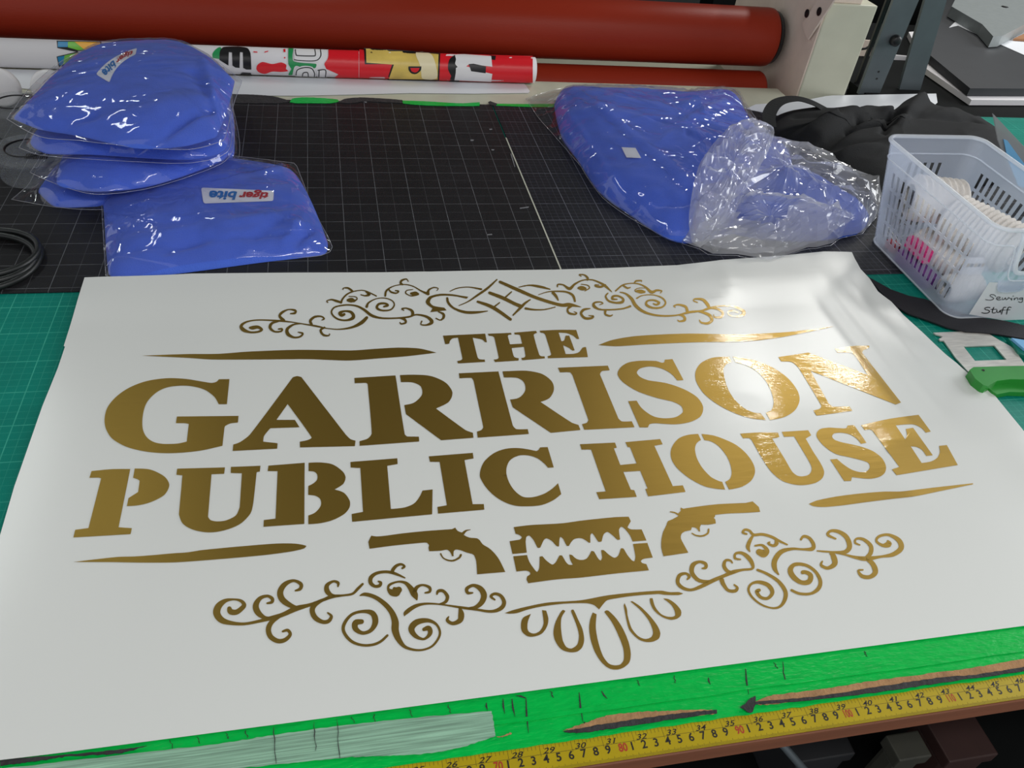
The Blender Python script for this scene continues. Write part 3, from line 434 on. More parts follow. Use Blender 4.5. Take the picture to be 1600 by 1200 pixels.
m_wood = mat('brown varnished wood', rgb(120, 72, 48), .6, 0, bump=.2, bscale=60, var=.15, vscale=25, stretch=(.2, 3, 3))
m_floor = mat('dark floor', rgb(24, 24, 24), .8, 0, spec=.1, var=.2, vscale=4)
m_wall = mat('dim wall', rgb(70, 74, 74), .9); m_ceil = mat('ceiling', rgb(74, 74, 72), .9)
m_steel = mat('dark grey steel', rgb(92, 100, 104), .45, .3, var=.08, vscale=20)
m_black = mat('black plastic', rgb(22, 22, 24), .4); m_rubber = mat('black cable sheath', rgb(24, 27, 27), .42)
m_greycase = mat('grey hammered metal', rgb(150, 156, 156), .42, .35, bump=.1, bscale=500, var=.05, vscale=60)
m_dark = mat('near-black board and shade', rgb(14, 16, 16), .8, 0, spec=.1, var=.2, vscale=9)  # near-black; on bench legs and shelf it holds the under-bench shade
m_black_board = mat('black board', rgb(44, 46, 50), .6, 0, var=.1, vscale=12)
m_metal = mat('brushed steel', rgb(225, 220, 212), .3, .55, bump=.08, bscale=150, stretch=(1, 8, 1), var=.15, vscale=40)
m_green_handle = mat('green plastic', rgb(40, 140, 50), .35, 0, var=.05, vscale=30)
m_pink = mat('pink plastic', rgb(235, 60, 140), .35); m_purple = mat('purple card', rgb(115, 60, 140), .5)
m_lace = mat('white lace', rgb(232, 226, 220), .9, 0, bump=.8, bscale=350, var=.06, vscale=120)
m_cardboard = mat('brown cardboard', rgb(150, 105, 70), .8)
m_silver = mat('silver foil', rgb(200, 200, 200), .25, .8)
m_teal = mat('blue-green plastic', rgb(20, 120, 100), .3); m_ltblue = mat('light blue plastic', rgb(120, 180, 225), .4)
m_print_gold = mat('gold print', rgb(165, 130, 50), .5)
def poly_mat(name, col, alpha, rough=.2):
    m = bpy.data.materials.new(name); m.use_nodes = True; nt = m.node_tree; N = nt.nodes; b = N['Principled BSDF']
    b.inputs['Base Color'].default_value = col; b.inputs['Roughness'].default_value = rough
    tl = N.new('ShaderNodeBsdfTranslucent'); tl.inputs[0].default_value = col
    tr = N.new('ShaderNodeBsdfTransparent'); tr.inputs[0].default_value = (1, 1, 1, 1)
    a = N.new('ShaderNodeMixShader'); a.inputs[0].default_value = .4; c = N.new('ShaderNodeMixShader'); c.inputs[0].default_value = 1-alpha
    nt.links.new(b.outputs[0], a.inputs[1]); nt.links.new(tl.outputs[0], a.inputs[2]); nt.links.new(a.outputs[0], c.inputs[1]); nt.links.new(tr.outputs[0], c.inputs[2])
    nt.links.new(c.outputs[0], N['Material Output'].inputs[0]); return m
m_basket = poly_mat('frosted polypropylene', (.76, .83, .96, 1), .3, .2)
m_basket_rim = poly_mat('frosted polypropylene rim', (.90, .93, .97, 1), .55, .2)
m_cleartub = poly_mat('clear tub plastic', (.7, .74, .76, 1), .2, .08)
m_templ = poly_mat('grey tinted acrylic', (.45, .45, .46, 1), .7, .2)

# ------------------------------------------------------------------ room shell
FL = -0.86
tag(B().box(-3.2, 3.2, -1.6, 3.4, FL-.05, FL).obj('floor', m_floor), kind='structure')
tag(B().box(-3.2, 3.2, 3.4, 3.5, FL, 1.75).obj('wall_back', m_wall), kind='structure')
tag(B().box(3.0, 3.1, -1.6, 3.4, FL, .3).box(3.0, 3.1, -1.6, 3.4, 1.6, 1.75).box(3.0, 3.1, 2.2, 3.4, .3, 1.6).box(3.0, 3.1, -1.6, .2, .3, 1.6).obj('wall_right', m_wall), kind='structure')
tag(B().box(-3.2, 3.2, -.2, 3.4, 1.75, 1.8).obj('ceiling', m_ceil), kind='structure')

# ------------------------------------------------------------------ workbench
bench = empty('workbench', 'brown wooden workbench with green taped front edge under the cutting mats', 'workbench')
B().box(-1.3, 1.9, -.0105, 1.25, -.022, -.0022, .001).obj('bench_top', m_wood, bench)
B().box(-1.3, 1.9, .02, .06, -.05, -.022).obj('front_rail', m_wood, bench)
for lx in (-1.25, 1.8):
    for ly in (.03, 1.17): B().box(lx, lx+.07, ly, ly+.07, FL, -.022).obj('leg', m_dark, bench)  # legs near-black, not wood brown: shade under the top put into colour
B().box(-1.25, 1.85, .05, 1.2, -.5, -.48).obj('lower_shelf', m_dark, bench)  # shelf colour darkened to carry the shade beneath the bench
# worn green tape along the front edge, with the torn strip of board under it
def edge_strip(name, pts_top, pts_bot, z, m, parent, th=.0008):
    T = [at(x, y, z) for x, y in pts_top]; Bt = [at(x, y, z) for x, y in reversed(pts_bot)]
    return B().prism([(p.x, p.y) for p in T+Bt], z-th, z).obj(name, m, parent)
gm = B().box(-1.3, 1.9, .012, 1.249, -.0022, 0).obj('cutting_mat', m_green_mat)
tag(gm, 'large green gridded cutting mat covering the whole bench', 'cutting mat', 'cutting mats')
bm1 = B().box(-1.3, .011, .644, 1.249, .0001, .002, .0003).obj('cutting_mat', m_black_mat)
tag(bm1, 'black gridded cutting mat with wide squares, left of the seam', 'cutting mat', 'cutting mats')
bm2 = B().box(.0135, 1.12, .642, 1.249, .0001, .0022, .0003).obj('cutting_mat', m_black_mat2)
tag(bm2, 'black cutting mat with fine small squares, right of the seam', 'cutting mat', 'cutting mats')
def jag(x0, x1, y, amp, step, seed):
    rnd = random.Random(seed); out = []; x = x0
    while x < x1: out.append((x, y+rnd.uniform(-amp, amp))); x += step*rnd.uniform(.5, 1.5)
    out.append((x1, y)); return out
tp = B().prism(jag(-1.0, .9, .0108, .0006, .012, 3)+list(reversed(jag(-1.0, .9, .060, .0003, .2, 4))), .0002, .0011)
tp.obj('green_edge_tape', m_tape, bench)
B().prism(jag(-1.0, .9, .0305, .0007, .03, 31)+list(reversed(jag(-1.0, .9, .0345, .0006, .03, 32))), .0011, .0022).obj('tape_seam', m_tape, bench)
# cuts and nicks in the tape
for px, py, px2, py2 in ((822, 1091, 826, 1146), (905, 1082, 911, 1128), (912, 1128, 925, 1135), (786, 1092, 789, 1116), (800, 1092, 805, 1120), (822, 1091, 805, 1087), (940, 1080, 949, 1092), (1107, 1059, 1110, 1070), (1165, 1045, 1170, 1085), (185, 1180, 195, 1187), (760, 1098, 762, 1110)):
    a = at(px, py, .0012); b = at(px2, py2, .0012); n = Vector((b.y-a.y, a.x-b.x, 0)).normalized()*.0006
    mid = (a+b)/2+n*1.6
    B().prism([((a+n*.4).x, (a+n*.4).y), ((mid+n*.5).x, (mid+n*.5).y), (b.x, b.y), ((a-n*.4).x, (a-n*.4).y)], .0011, .0016).obj('tape_cut', m_dark_gap, bench)
rc = random.Random(8)
for px, ln, z in ((266, 14, .0012), (309, 12, .0012), (353, 10, .0012), (383, 12, .0012), (428, 58, .0026), (490, 46, .0026), (527, 62, .0026), (549, 10, .0012), (583, 16, .0012), (640, 12, .0012), (700, 14, .0012), (860, 10, .0012), (995, 9, .0012), (1052, 12, .0012), (1210, 10, .0012), (1222, 34, .0012), (1350, 9, .0012)):
    y0 = 1190-.128*px; n = 6; L = []; Rr = []
    for i in range(n+1):
        x = px+rc.uniform(-1.6, 1.6)+i*.7; wd = rc.uniform(.25, .8)*(1 if 0 < i < n else .3)
        L.append(at(x-wd, y0+ln*i/n, z)); Rr.append(at(x+wd, y0+ln*i/n, z))
    B().prism([(p.x, p.y) for p in L+Rr[::-1]], z-.0002, z+.0003).obj('tape_cut', m_dark_gap, bench)
def torn(name, s, z, m, ox=0, oy=0, zz=1):
    P = [at(x, y, z) for x, y in outline(s, ox, oy, zz, step=3)]
    return B().prism([(p.x+random.uniform(-.0004, .0004), p.y+random.uniform(-.0004, .0004)) for p in P], z-.0006, z).obj(name, m, bench)
torn('torn_board', "160,382 220,362~ 300,335~ 400,325~ 500,320~ 630,318~ 640,330 500,345~ 400,352~ 250,375~", .0026, m_card, 800, 950, 2)
torn('torn_board', "745,300 800,275~ 960,255~ 1100,232~ 1300,205~ 1450,185~ 1620,155 1620,190 1450,210~ 1250,240~ 1000,275~ 800,302~", .0026, m_card, 800, 950, 2)
torn('torn_board', "160,317 210,305~ 260,285~ 265,295 200,315~", .0026, m_card, 740, 1080, 4.444)
torn('torn_gap', "160,385 300,360~ 500,332~ 640,318~ 640,328 520,345~ 300,378~ 200,390~", .0030, m_dark_gap, 800, 950, 2)
torn('torn_gap', "745,295 960,275~ 1150,245~ 1350,215~ 1450,208~ 1620,180 1620,195 1350,232~ 1150,262~ 950,285~ 755,302~", .0030, m_dark_gap, 800, 950, 2)
torn('torn_gap', "715,310 760,275~ 755,320~ 745,328~", .0033, m_dark_gap, 800, 950, 2)
torn('torn_gap', "0,375 300,350~ 440,333~ 460,330 380,352~ 200,365~ 100,380~ 0,392", .0030, m_dark_gap, 0, 1000, 2)
masking = torn('masking_strip', "-600,480 -200,425 200,380~ 700,322 900,290~ 1200,252~ 1536,222 1545,270~ 1548,300 1400,345~ 1250,360~ 1100,365~ 900,385~ 600,415~ -600,560", .0024, m_masking, 0, 1000, 2)
# green scraps and gap at the back edge of the mats
def scrap(s, ox, oy, z, m, nm): return torn(nm, s, .003, m, ox, oy, z)
scrap("600,158 620,130~ 700,118~ 850,122~ 1000,135~ 1010,150~ 940,165~ 780,165~ 660,165~", 340, 130, 5.333, m_tape, 'green_tape_scrap')
scrap("190,108 330,112~ 560,125~ 680,120~ 675,140 600,142~ 350,138~ 200,125~", 580, 130, 4, m_tape, 'green_tape_scrap')
scrap("790,128 1010,130 1150,128 1150,148 1000,148 780,138", 580, 130, 4, m_tape, 'green_tape_scrap')
scrap("120,90 300,95~ 470,110~ 600,150~ 520,165~ 110,165", 340, 130, 5.333, m_dark_gap, 'curled_mat_edge')
scrap("1000,160 1060,130~ 1200,118~ 1540,140~ 1540,165 1400,158~ 1230,150~ 1100,165~", 340, 130, 5.333, m_dark_gap, 'curled_mat_edge')
scrap("730,118 745,112 790,128 780,140 745,135", 580, 130, 4, m_dark_gap, 'curled_mat_edge')
# light scratches on the black mat
m_fleck = mat('grey fleck', rgb(120, 120, 124), .7)
for a in (("930,778 985,770 985,776 930,784", 580, 130, 4), ("620,352 640,352 640,359 622,360", 580, 130, 4), ("738,285 755,283 756,289 740,291", 580, 130, 4), ("750,412 770,413 768,419 752,418", 580, 130, 4), ("1222,152 1245,154 1240,162 1226,160", 340, 130, 5.333), ("870,440 876,440 900,520 896,524", 580, 130, 4), ("725,943 755,941 755,946 725,948", 580, 130, 4)):
    torn('mat_fleck', a[0], .0027, m_fleck, a[1], a[2], a[3])
# pale cut edge along the seam of the two black mats
B().box(.0112, .0133, .642, 1.1, .0001, .0026).obj('mat_seam', mat('pale mat core', rgb(190, 190, 175), .6), bench)

# ------------------------------------------------------------------ tape measure
tm = empty('tape_measure', 'yellow steel tape measure stuck along the front edge of the bench', 'tape measure')
B().box(-.75, .75, -.0095, .0112, -.0004, .0002).obj('tape_blade', m_yellow, tm)
digs_b = []; digs_r = []
def put(txt, x, y, h, red=False, tilt=0.0, shear=0.0, bold=.012, wx=1.0):
    sh = text2d(txt, 1.0, bold, shear, 'CENTER'); s = h/.7
    vs = [(x+(a*wx*s)*math.cos(tilt)-(b*s)*math.sin(tilt), y+(a*wx*s)*math.sin(tilt)+(b*s)*math.cos(tilt)) for a, b in sh[0]]
    (digs_r if red else digs_b).append((vs, sh[1]))
for k in range(56, 122):
    x = (k-90)*.01
    if k % 10 == 0: put(str(k), x+(.0023 if k < 100 else .0008), -.0032, .0064, True, wx=.8 if k < 100 else .62, bold=.02)
    else: put(str(k % 10), x, -.0032, .0064, bold=.02)
for inch in range(20, 48):
    put(str(inch), inch*.0254-.90+.0062, .0040, .0042, False, shear=.35, wx=1.5, bold=.01)
tick = B()
for q in range(560, 1210):
    x = (q/10-90)*.01+.0035; l = .0022 if q % 10 else .0035
    if q % 5 == 0 and q % 10: l = .003
    tick.box(x-.00009, x+.00009, -.0094, -.0094+l, .0002, .00028)
for q in range(20*8, 47*8):
    x = q/8*.0254-.90; l = .0035 if q % 8 else .009
    tick.box(x-.00009, x+.00009, .0111-l, .0111, .0002, .00028)
tick.box(-.75, .75, .0036, .0038, .0002, .00028)
tick.obj('scale_marks', m_ink, tm)
for vs, fs in digs_r: B().add([(x, y, .00035) for x, y in vs], fs).obj('red_numeral', m_redink, tm)
for lst, m_, nm in ((digs_b, m_ink, 'black_scale_print'),):
    b_ = B()
    for vs, fs in lst: b_.add([(x, y, .00035) for x, y in vs], fs)
    b_.obj(nm, m_, tm)

# ------------------------------------------------------------------ vinyl sheet
def sm(a, b, x):
    t = max(0, min(1, (x-a)/(b-a))); return t*t*(3-2*t)
def sheet_z(x, y):
    z = .0030+.0022*sm(.56, .64, y)
    z += .0016*(nz(x, y, 2.6, 11)+.5)*sm(.10, .25, y)
    e = sm(.34, .56, x); z += e*(.0035*(nz(x, y, 6.5, 2)+.35)+.0016*math.sin(x*34+y*17)*sm(.15, .4, y))
    z += .0018*ridged(x, y*1.2, 5.5, 21, 5)*sm(.05, .3, x)*sm(.7, .35, abs(y-.45)*2)
    l = sm(-.5, -.62, x); z += l*.003
    return max(z, .0024)
def on_sheet(px, py, off=.0004):
    z = .004
    for _ in range(4):
        p = at(px, py, z); z = sheet_z(p.x, p.y)+off
    return at(px, py, z)
fl_corner = (-.606, .054); fr_corner = (.545, .046)
edge_top = [(132, 433), (300, 427), (460, 425.5), (600, 425), (760, 422), (860, 421), (960, 418), (1055, 414), (1150, 404), (1250, 396), (1287, 392.5), (1331, 393.5)]
edge_right = [(1336, 404), (1345, 420), (1359, 435), (1372, 455), (1393, 471), (1412, 492), (1445, 522), (1480, 555), (1512, 582), (1521, 593), (1534, 598), (1556, 619), (1600, 673)]
edge_left = [(0, 835), (22, 760), (43, 700), (66, 634), (90, 575), (101.5, 541), (99.5, 540), (112, 500)]
EP = [(on_sheet(*p).x, on_sheet(*p).y) for p in edge_top+edge_right]
EP += [(.530, .25), (.540, .15), fr_corner]+[(x_, .0545) for x_ in [.5-.05*i for i in range(22)]]+[fl_corner]
EP += [(on_sheet(*p).x, on_sheet(*p).y) for p in edge_left]
sv, sf = subdiv2d(EP, tri_poly(EP), .0125)
sheet = mesh('vinyl_sheet', [(x, y, sheet_z(x, y)) for x, y in sv], sf, m_paper, None, True)
bmx = bmesh.new(); bmx.from_mesh(sheet.data)
bmesh.ops.remove_doubles(bmx, verts=bmx.verts[:], dist=.0005)
bmesh.ops.dissolve_degenerate(bmx, edges=bmx.edges[:], dist=.0004)
for f in bmx.faces:
    if f.normal.z < 0: f.normal_flip()
bmx.to_mesh(sheet.data); bmx.free()
md = sheet.modifiers.new('thickness', 'SOLIDIFY'); md.thickness = .0003; md.offset = -1
es = sheet.modifiers.new('crisp_edge', 'EDGE_SPLIT'); es.split_angle = math.radians(30)
tag(sheet, 'big glossy white sheet carrying gold pub sign lettering, lying across the bench', 'vinyl sheet')
acc = {}
for kind_, key, ox, oy, z, s in GLY:
    shapes = [poly2d(outline(t, ox, oy, z)) for t in s.split('|')]
    if key == 'O2': acc['_O'][1].extend(shapes); continue
    acc[key if kind_ != 'letter' else ('_O' if key == 'O' and '_O' not in acc else f'{key}_{ox}_{oy}_{len(acc)}')] = [kind_, shapes]
for k, nm in (('fbl', 'flourish'), ('fbr', 'flourish'), ('ftl', 'flourish'), ('ftr', 'flourish')): acc[k] = [nm, []]
for key, ox, oy, z, s in STK:
    acc[key][1].extend(ribbon(t, ox, oy, z) for t in s.split('|'))
for k, (nm, shapes) in acc.items(): decal(nm, shapes, on_sheet, m_gold, sheet, 14)

# ------------------------------------------------------------------ shirts in bags
def logo(fabric, parent, A, Bp, C, D, z=.0008, curve=None):
    """white badge, photo points of its four corners (reading order), red then blue word"""
    T = tree_of(fabric)
    def on(px, py, off):
        d = ray(px, py).normalized(); h = T.ray_cast(CPOS, d)
        if h[0] is None: return None
        return h[0]-d*off
    def q(u, v):
        x = (1-u)*(1-v)*A[0]+u*(1-v)*Bp[0]+u*v*C[0]+(1-u)*v*D[0]; y = (1-u)*(1-v)*A[1]+u*(1-v)*Bp[1]+u*v*C[1]+(1-u)*v*D[1]
        if curve: x += curve[0]*4*u*(1-u); y += curve[1]*4*u*(1-u)
        return x, y
    R = []
    for cx, cy, a0 in ((.03, .16, 180), (.97, .16, 270), (.97, .84, 0), (.03, .84, 90)):
        for k in range(5):
            a = math.radians(a0+k*22.5); R.append((cx+.03*math.cos(a), cy+.16*math.sin(a)))
    dense = []
    for i in range(len(R)):
        a, b = R[i], R[(i+1) % len(R)]; n = max(1, int(abs(a[0]-b[0])*16))
        dense += [(a[0]+(b[0]-a[0])*k/n, a[1]+(b[1]-a[1])*k/n) for k in range(n)]
    badge = decal('logo_badge', [poly2d([q(u, v) for u, v in dense])], lambda x, y: on(x, y, .0015), m_patch, parent, 4)
    badge['label'] = 'white logo badge'
    for txt, u0, u1, m_ in (('tiger', .06, .49, m_logo_red), ('bite', .50, .90, m_logo_blue)):
        vs, fs = text2d(txt, 1, .035, .25); w_ = max(v[0] for v in vs)
        pv = [q(u0+v[0]/w_*(u1-u0), .80-v[1]*.86) for v in vs]
        decal('logo_word', [(pv, fs)], lambda x, y: on(x, y, .0024), m_, badge, 4)
def bagged(label, group, ol, z0, h, m_f, film_ol, fold=None, amp=.003, film_m=None, fn=170, frings=40, fsmooth=True, seed=1, film_z=None, p=3, q=.5, s=25, gap=.0015, dome=0, tilt=(0, 0), centre=None, fcentre=None, mouth=None, others=(), n=150, rings=34, crease=None):
    root = empty('bagged_shirt', label, 'bagged shirt', 'bags of blue shirts on the bench')
    fab = pillow('folded_shirt', ol, z0, h, m_f, root, fold, p, q, n, rings, tilt, centre=centre)
    t = tree_of(fab, *others)
    cover('plastic_bag', film_ol, t, film_z if film_z is not None else z0, film_m or m_film, root, amp, s, seed, gap=gap, dome=dome, centre=fcentre, crease=crease, mouth=mouth, n=fn, rings=frings, smooth=fsmooth)
    fz = film_z if film_z is not None else z0
    FO = resample(film_ol, 90)
    B().tube([(p.x, p.y, fz+.0006+amp*.35*(ridged(p.x, p.y, s, seed)+.6*ridged(p.x+.3*nz(p.x, p.y, 8, 3), p.y, s*2.1, seed+5)+.3*ridged(p.x, p.y, s*4.3, seed+9))) for p in FO], .0004, 5, True).obj('bag_seam', m_film2, root, True)
    return root, fab
def wr(a1=.0025, s1=9, a2=.0012, s2=28, seed=1, rot=0.5):
    c_, s_ = math.cos(rot), math.sin(rot)
    def f(x, y):
        u, v = x*c_+y*s_, -x*s_+y*c_
        return a1*(ridged(u*.5, v*1.3, s1, seed, 5)-.4)+a2*ridged(u*.6, v*1.5, s2, seed+3, 6)
    return f
GL = 'bags of blue shirts stacked at the left'
# four bags in the pile, bottom one first
cz = [0.0025, .036, .066, .098]
ol0 = O("60,300 90,262~ 250,190~ 355,160~ 366,240~ 350,262~ 250,300~ 150,322 85,322~", .004)
_, f0 = bagged('bagged blue shirt at the bottom of the left-hand pile', None, ol0, cz[0], .030, m_blue,
      O("18,312 45,290 75,240~ 220,180~ 360,150 372,250~ 300,300~ 170,328 100,326~", .003), wr(.002, 12, .001, 30, 5), .002, seed=3, s=18)
ol1 = O("92,266~ 110,228~ 250,165~ 350,140~ 362,225~ 350,250~ 240,290~ 150,300~ 90,290~", .036)
_, f1 = bagged('bagged blue shirt second from the bottom of the left-hand pile', None, ol1, cz[1], .029, m_blue,
      O("48,272 70,240~ 100,215~ 250,160~ 362,135 366,230~ 350,256~ 240,295~ 150,306~ 95,292~", .035), wr(.002, 12, .001, 30, 6), .002, seed=4, s=18)
ol2 = O("48,225~ 80,190~ 200,140~ 345,110~ 358,190~ 352,235~ 300,250~ 140,242~ 70,240~", .066)
_, f2 = bagged('bagged blue shirt third up in the left-hand pile, folded edge showing', None, ol2, cz[2], .032, m_blue,
      O("30,232 60,190~ 200,135~ 350,105 362,190~ 356,238~ 300,256~ 140,250~ 60,243~", .066), wr(.002, 12, .001, 30, 7), .002, seed=5, s=18)
ol3 = O("20,180 60,138~ 110,90~ 150,72~ 200,66~ 285,69~ 330,90~ 366,122 355,165~ 338,208 290,222~ 215,226~ 120,206~ 60,196~", .104)
fold3 = creases([(215, 222, 330, 165, .12, -.010, .005), (240, 224, 345, 190, .12, -.008, .004), (60, 196, 150, 190, .11, -.006, .006), (320, 100, 352, 200, .12, .006, .008), (200, 210, 320, 190, .13, -.006, .006), (60, 160, 200, 215, .13, .003, .02), (300, 110, 345, 170, .13, -.004, .008)])
w3 = wr(.0060, 5, .0022, 13, 8, .3)
topbag, f3 = bagged('bagged blue shirt on top of the left-hand pile, badge tilted steeply', None, ol3, cz[3], .036, m_blue,
      O("8,178 50,125~ 110,80~ 180,62~ 285,63 340,90~ 378,120 366,150~ 350,212 300,226~ 205,222 120,212~ 60,206~", .106), lambda x, y: w3(x, y)+fold3(x, y), .002, seed=6, s=14, p=2.2, q=.6)
logo(f3, topbag, (212, 85), (171, 129), (150, 116), (214, 75), curve=(-6, -4))
# front bag
foldF = creases([(455, 350, 505, 340, .02, .006, .005), (430, 395, 465, 350, .02, .006, .005), (455, 392, 490, 352, .015, -.006, .003), (160, 260, 480, 300, .02, .003, .02), (260, 390, 440, 340, .02, -.004, .006), (470, 330, 395, 372, .02, -.004, .004), (505, 345, 430, 385, .02, -.004, .004), (330, 370, 500, 320, .02, .005, .012), (230, 225, 232, 300, .02, -.003, .006), (250, 340, 400, 352, .02, .003, .02), (200, 400, 500, 368, .01, -.003, .004), (200, 385, 470, 345, .01, .003, .012)])
wF = wr(.0045, 6, .0022, 15, 9, -.4)
front, fF = bagged('bagged blue shirt nearest the sheet, badge lying level and upside down', None, O("156,226~ 200,225 300,236~ 452,258~ 482,300~ 512,374~ 508,390~ 400,404~ 280,420~ 185,430~ 168,422~ 160,320~", .010), .0025, .022, m_blue,
      O("138,215 160,224 230,226~ 330,238~ 462,254 476,290~ 492,330~ 520,388~ 500,398~ 380,408~ 260,424~ 190,438 165,430 160,350~ 156,290~ 146,240", .005), lambda x, y: wF(x, y)+foldF(x, y), .0022, seed=12, s=16, p=4, q=.7,
      crease=creases([(188, 215, 196, 300, .02, .006, .003), (215, 240, 240, 345, .02, .005, .003), (240, 345, 300, 352, .02, .004, .004), (165, 330, 240, 365, .02, .005, .004), (455, 256, 380, 285, .02, .005, .004), (150, 300, 200, 310, .02, .004, .004), (440, 262, 330, 300, .02, .003, .004)]))
logo(fF, front, (427, 314), (318, 318), (314, 293), (428, 298))

# large bag at the right
foldR = creases([(880, 150, 985, 300, .05, .007, .006), (900, 240, 960, 320, .04, -.008, .005), (940, 150, 1130, 160, .05, -.005, .006), (1020, 190, 1130, 240, .05, -.006, .008), (990, 310, 1080, 320, .04, -.008, .005), (930, 165, 1080, 290, .05, .004, .012), (900, 180, 915, 240, .05, -.004, .006), (915, 238, 950, 240, .05, -.005, .005), (950, 245, 965, 285, .05, -.005, .005), (920, 215, 960, 300, .04, -.004, .006), (1150, 150, 1060, 200, .05, .003, .01), (1020, 300, 1080, 350, .03, -.003, .006)])
wR = wr(.0050, 6, .0030, 13, 14, -.7)
bigR, fR = bagged('long crumpled bag of blue shirts with a small white label, beside the mat seam', None,
      O("868,150~ 875,136 960,138~ 1060,146~ 1150,146~ 1172,180~ 1200,215~ 1240,240~ 1230,300~ 1180,340~ 1080,364~ 1045,356~ 985,318~ 940,285~ 905,235~ 880,200~", .022), .0028, .052, m_blue,
      O("822,148 870,134~ 960,132~ 1060,136~ 1155,132 1180,175~ 1215,205~ 1262,240~ 1282,262 1240,310~ 1180,350~ 1090,372~ 1048,368 980,330~ 940,300~ 905,250~ 862,200~ 845,182", .012), lambda x, y: wR(x, y)+foldR(x, y), .004, m_film, seed=22, s=13, p=4, q=.5,
      crease=creases([(885, 140, 1060, 300, .05, .006, .005), (895, 135, 1075, 290, .05, .005, .004), (960, 300, 1050, 305, .05, .006, .004), (1050, 365, 1065, 300, .05, .006, .004)]))
TR = tree_of(fR)
def on_fR(px, py):
    d = ray(px, py).normalized(); h = TR.ray_cast(CPOS, d); return h[0]-d*.004 if h[0] is not None else None
decal('paper_label', [poly2d([(971, 230), (993, 231), (1002, 247), (979, 246)])], on_fR, m_patch, bigR, 5)['label'] = 'small white label'
# cloudy crumpled bag in front of the basket
foldC = creases([(1130, 340, 1220, 335, .03, -.004, .006), (1180, 320, 1330, 345, .04, .004, .01)])
cr, fC = bagged('bright royal blue shirt half out of a cloudy crumpled bag, beside the basket', None,
      O("1120,300~ 1170,262~ 1240,262~ 1320,300~ 1362,332~ 1345,352~ 1290,362~ 1215,362~ 1145,350~ 1118,330~", .02), .003, .045, m_royal,
      O("1060,302 1078,262~ 1098,240 1132,215~ 1172,200 1202,212 1262,232 1330,262~ 1398,286 1382,310~ 1376,326 1352,354 1322,358~ 1300,374 1262,378~ 1208,393 1150,386~ 1108,385 1072,368 1056,335", .022), lambda x, y: foldC(x, y)+.002*ridged(x, y, 14, 3), .014, m_film2, seed=31, s=13, gap=.003, dome=.045, fcentre=None, mouth=[(1142, 306), (1200, 298), (1262, 312), (1232, 326), (1222, 347), (1180, 343), (1136, 333)], fn=72, frings=17, fsmooth=False)
# second loose fold of the same film, and the collar of plastic by the basket
cover('plastic_bag', O("1090,270~ 1130,225~ 1180,205~ 1205,215~ 1196,250~ 1160,310~ 1130,345~ 1095,365~ 1078,330~", .05), tree_of(fC, fR), .02, m_film2, cr, .016, 17, 41, gap=.012, dome=.035, n=48, rings=13, smooth=False)
cover('plastic_bag', O("1068,345~ 1110,330~ 1180,345~ 1260,352~ 1330,358 1295,370~ 1208,392~ 1110,384~ 1075,368~", .012), tree_of(fC), .004, m_film2, cr, .013, 22, 47, gap=.008, dome=.022, n=50, rings=12, smooth=False)

# ------------------------------------------------------------------ black tote bag with strap behind
tote = empty('black_tote_bag', 'black cloth bag with a looped strap, slumped behind the basket', 'bag')
wT = wr(.006, 6, .002, 16, 17, .6)
foldT = creases([(1200, 215, 1300, 190, .05, .014, .008), (1262, 235, 1330, 205, .05, -.016, .006), (1330, 205, 1392, 200, .05, -.016, .006), (1290, 240, 1420, 225, .05, .012, .012), (1390, 185, 1378, 215, .05, -.014, .006), (1440, 158, 1400, 200, .05, .012, .012), (1270, 230, 1340, 200, .04, -.014, .008), (1340, 200, 1400, 190, .04, -.012, .008), (1300, 240, 1400, 250, .03, -.008, .012), (1245, 185, 1275, 190, .04, -.006, .01), (1280, 205, 1350, 170, .05, .010, .02), (1385, 180, 1440, 160, .05, .010, .02), (1400, 195, 1520, 195, .04, -.010, .012)])
pillow('bag_body', O("1197,205~ 1204,178~ 1225,170~ 1290,190~ 1330,178~ 1362,170~ 1382,186~ 1410,160~ 1430,152~ 1455,163~ 1530,180~ 1568,200~ 1600,235~ 1590,262~ 1500,275~ 1420,290~ 1360,300~ 1310,278~ 1262,235~ 1215,206~", .03), .0028, .055, m_black_cloth, tote, lambda x, y: wT(x, y)+foldT(x, y), 4, .5, 180, 44)
def flat_strap(name, pts, wd, m, parent, th=.0012):
    """ribbon following 3D points, wd across the run"""
    K = pts; P = []
    for i in range(len(K)-1):
        P += [Vector(v) for v in catmull(K[max(0, i-1)][:3], K[i][:3], K[i+1][:3], K[min(len(K)-1, i+2)][:3], 6)]
    P.append(Vector(K[-1][:3])); vs = []; fs = []
    for i, p in enumerate(P):
        t = (P[min(i+1, len(P)-1)]-P[max(0, i-1)]).normalized(); v = (CPOS-p).normalized()
        s_ = t.cross(Vector((0, 0, 1))); s_ = (s_.normalized() if s_.length > .05 else t.cross(Vector((0, 1, 0))).normalized())
        vs += [p+s_*wd/2+Vector((0, 0, th/2)), p-s_*wd/2+Vector((0, 0, th/2)), p-s_*wd/2-Vector((0, 0, th/2)), p+s_*wd/2-Vector((0, 0, th/2))]
    for i in range(len(P)-1):
        for k in range(4): fs.append((4*i+k, 4*i+(k+1) % 4, 4*i+4+(k+1) % 4, 4*i+4+k))
    fs += [(3, 2, 1, 0), tuple(4*(len(P)-1)+k for k in range(4))]
    return mesh(name, vs, fs, m, parent, False)
flat_strap('bag_strap', [tuple(at(x, y, z)) for x, y, z in ((1203, 198, .04), (1202, 178, .05), (1215, 160, .058), (1242, 154, .06), (1268, 160, .058), (1290, 172, .05), (1312, 186, .045))], .026, m_black_cloth, tote)

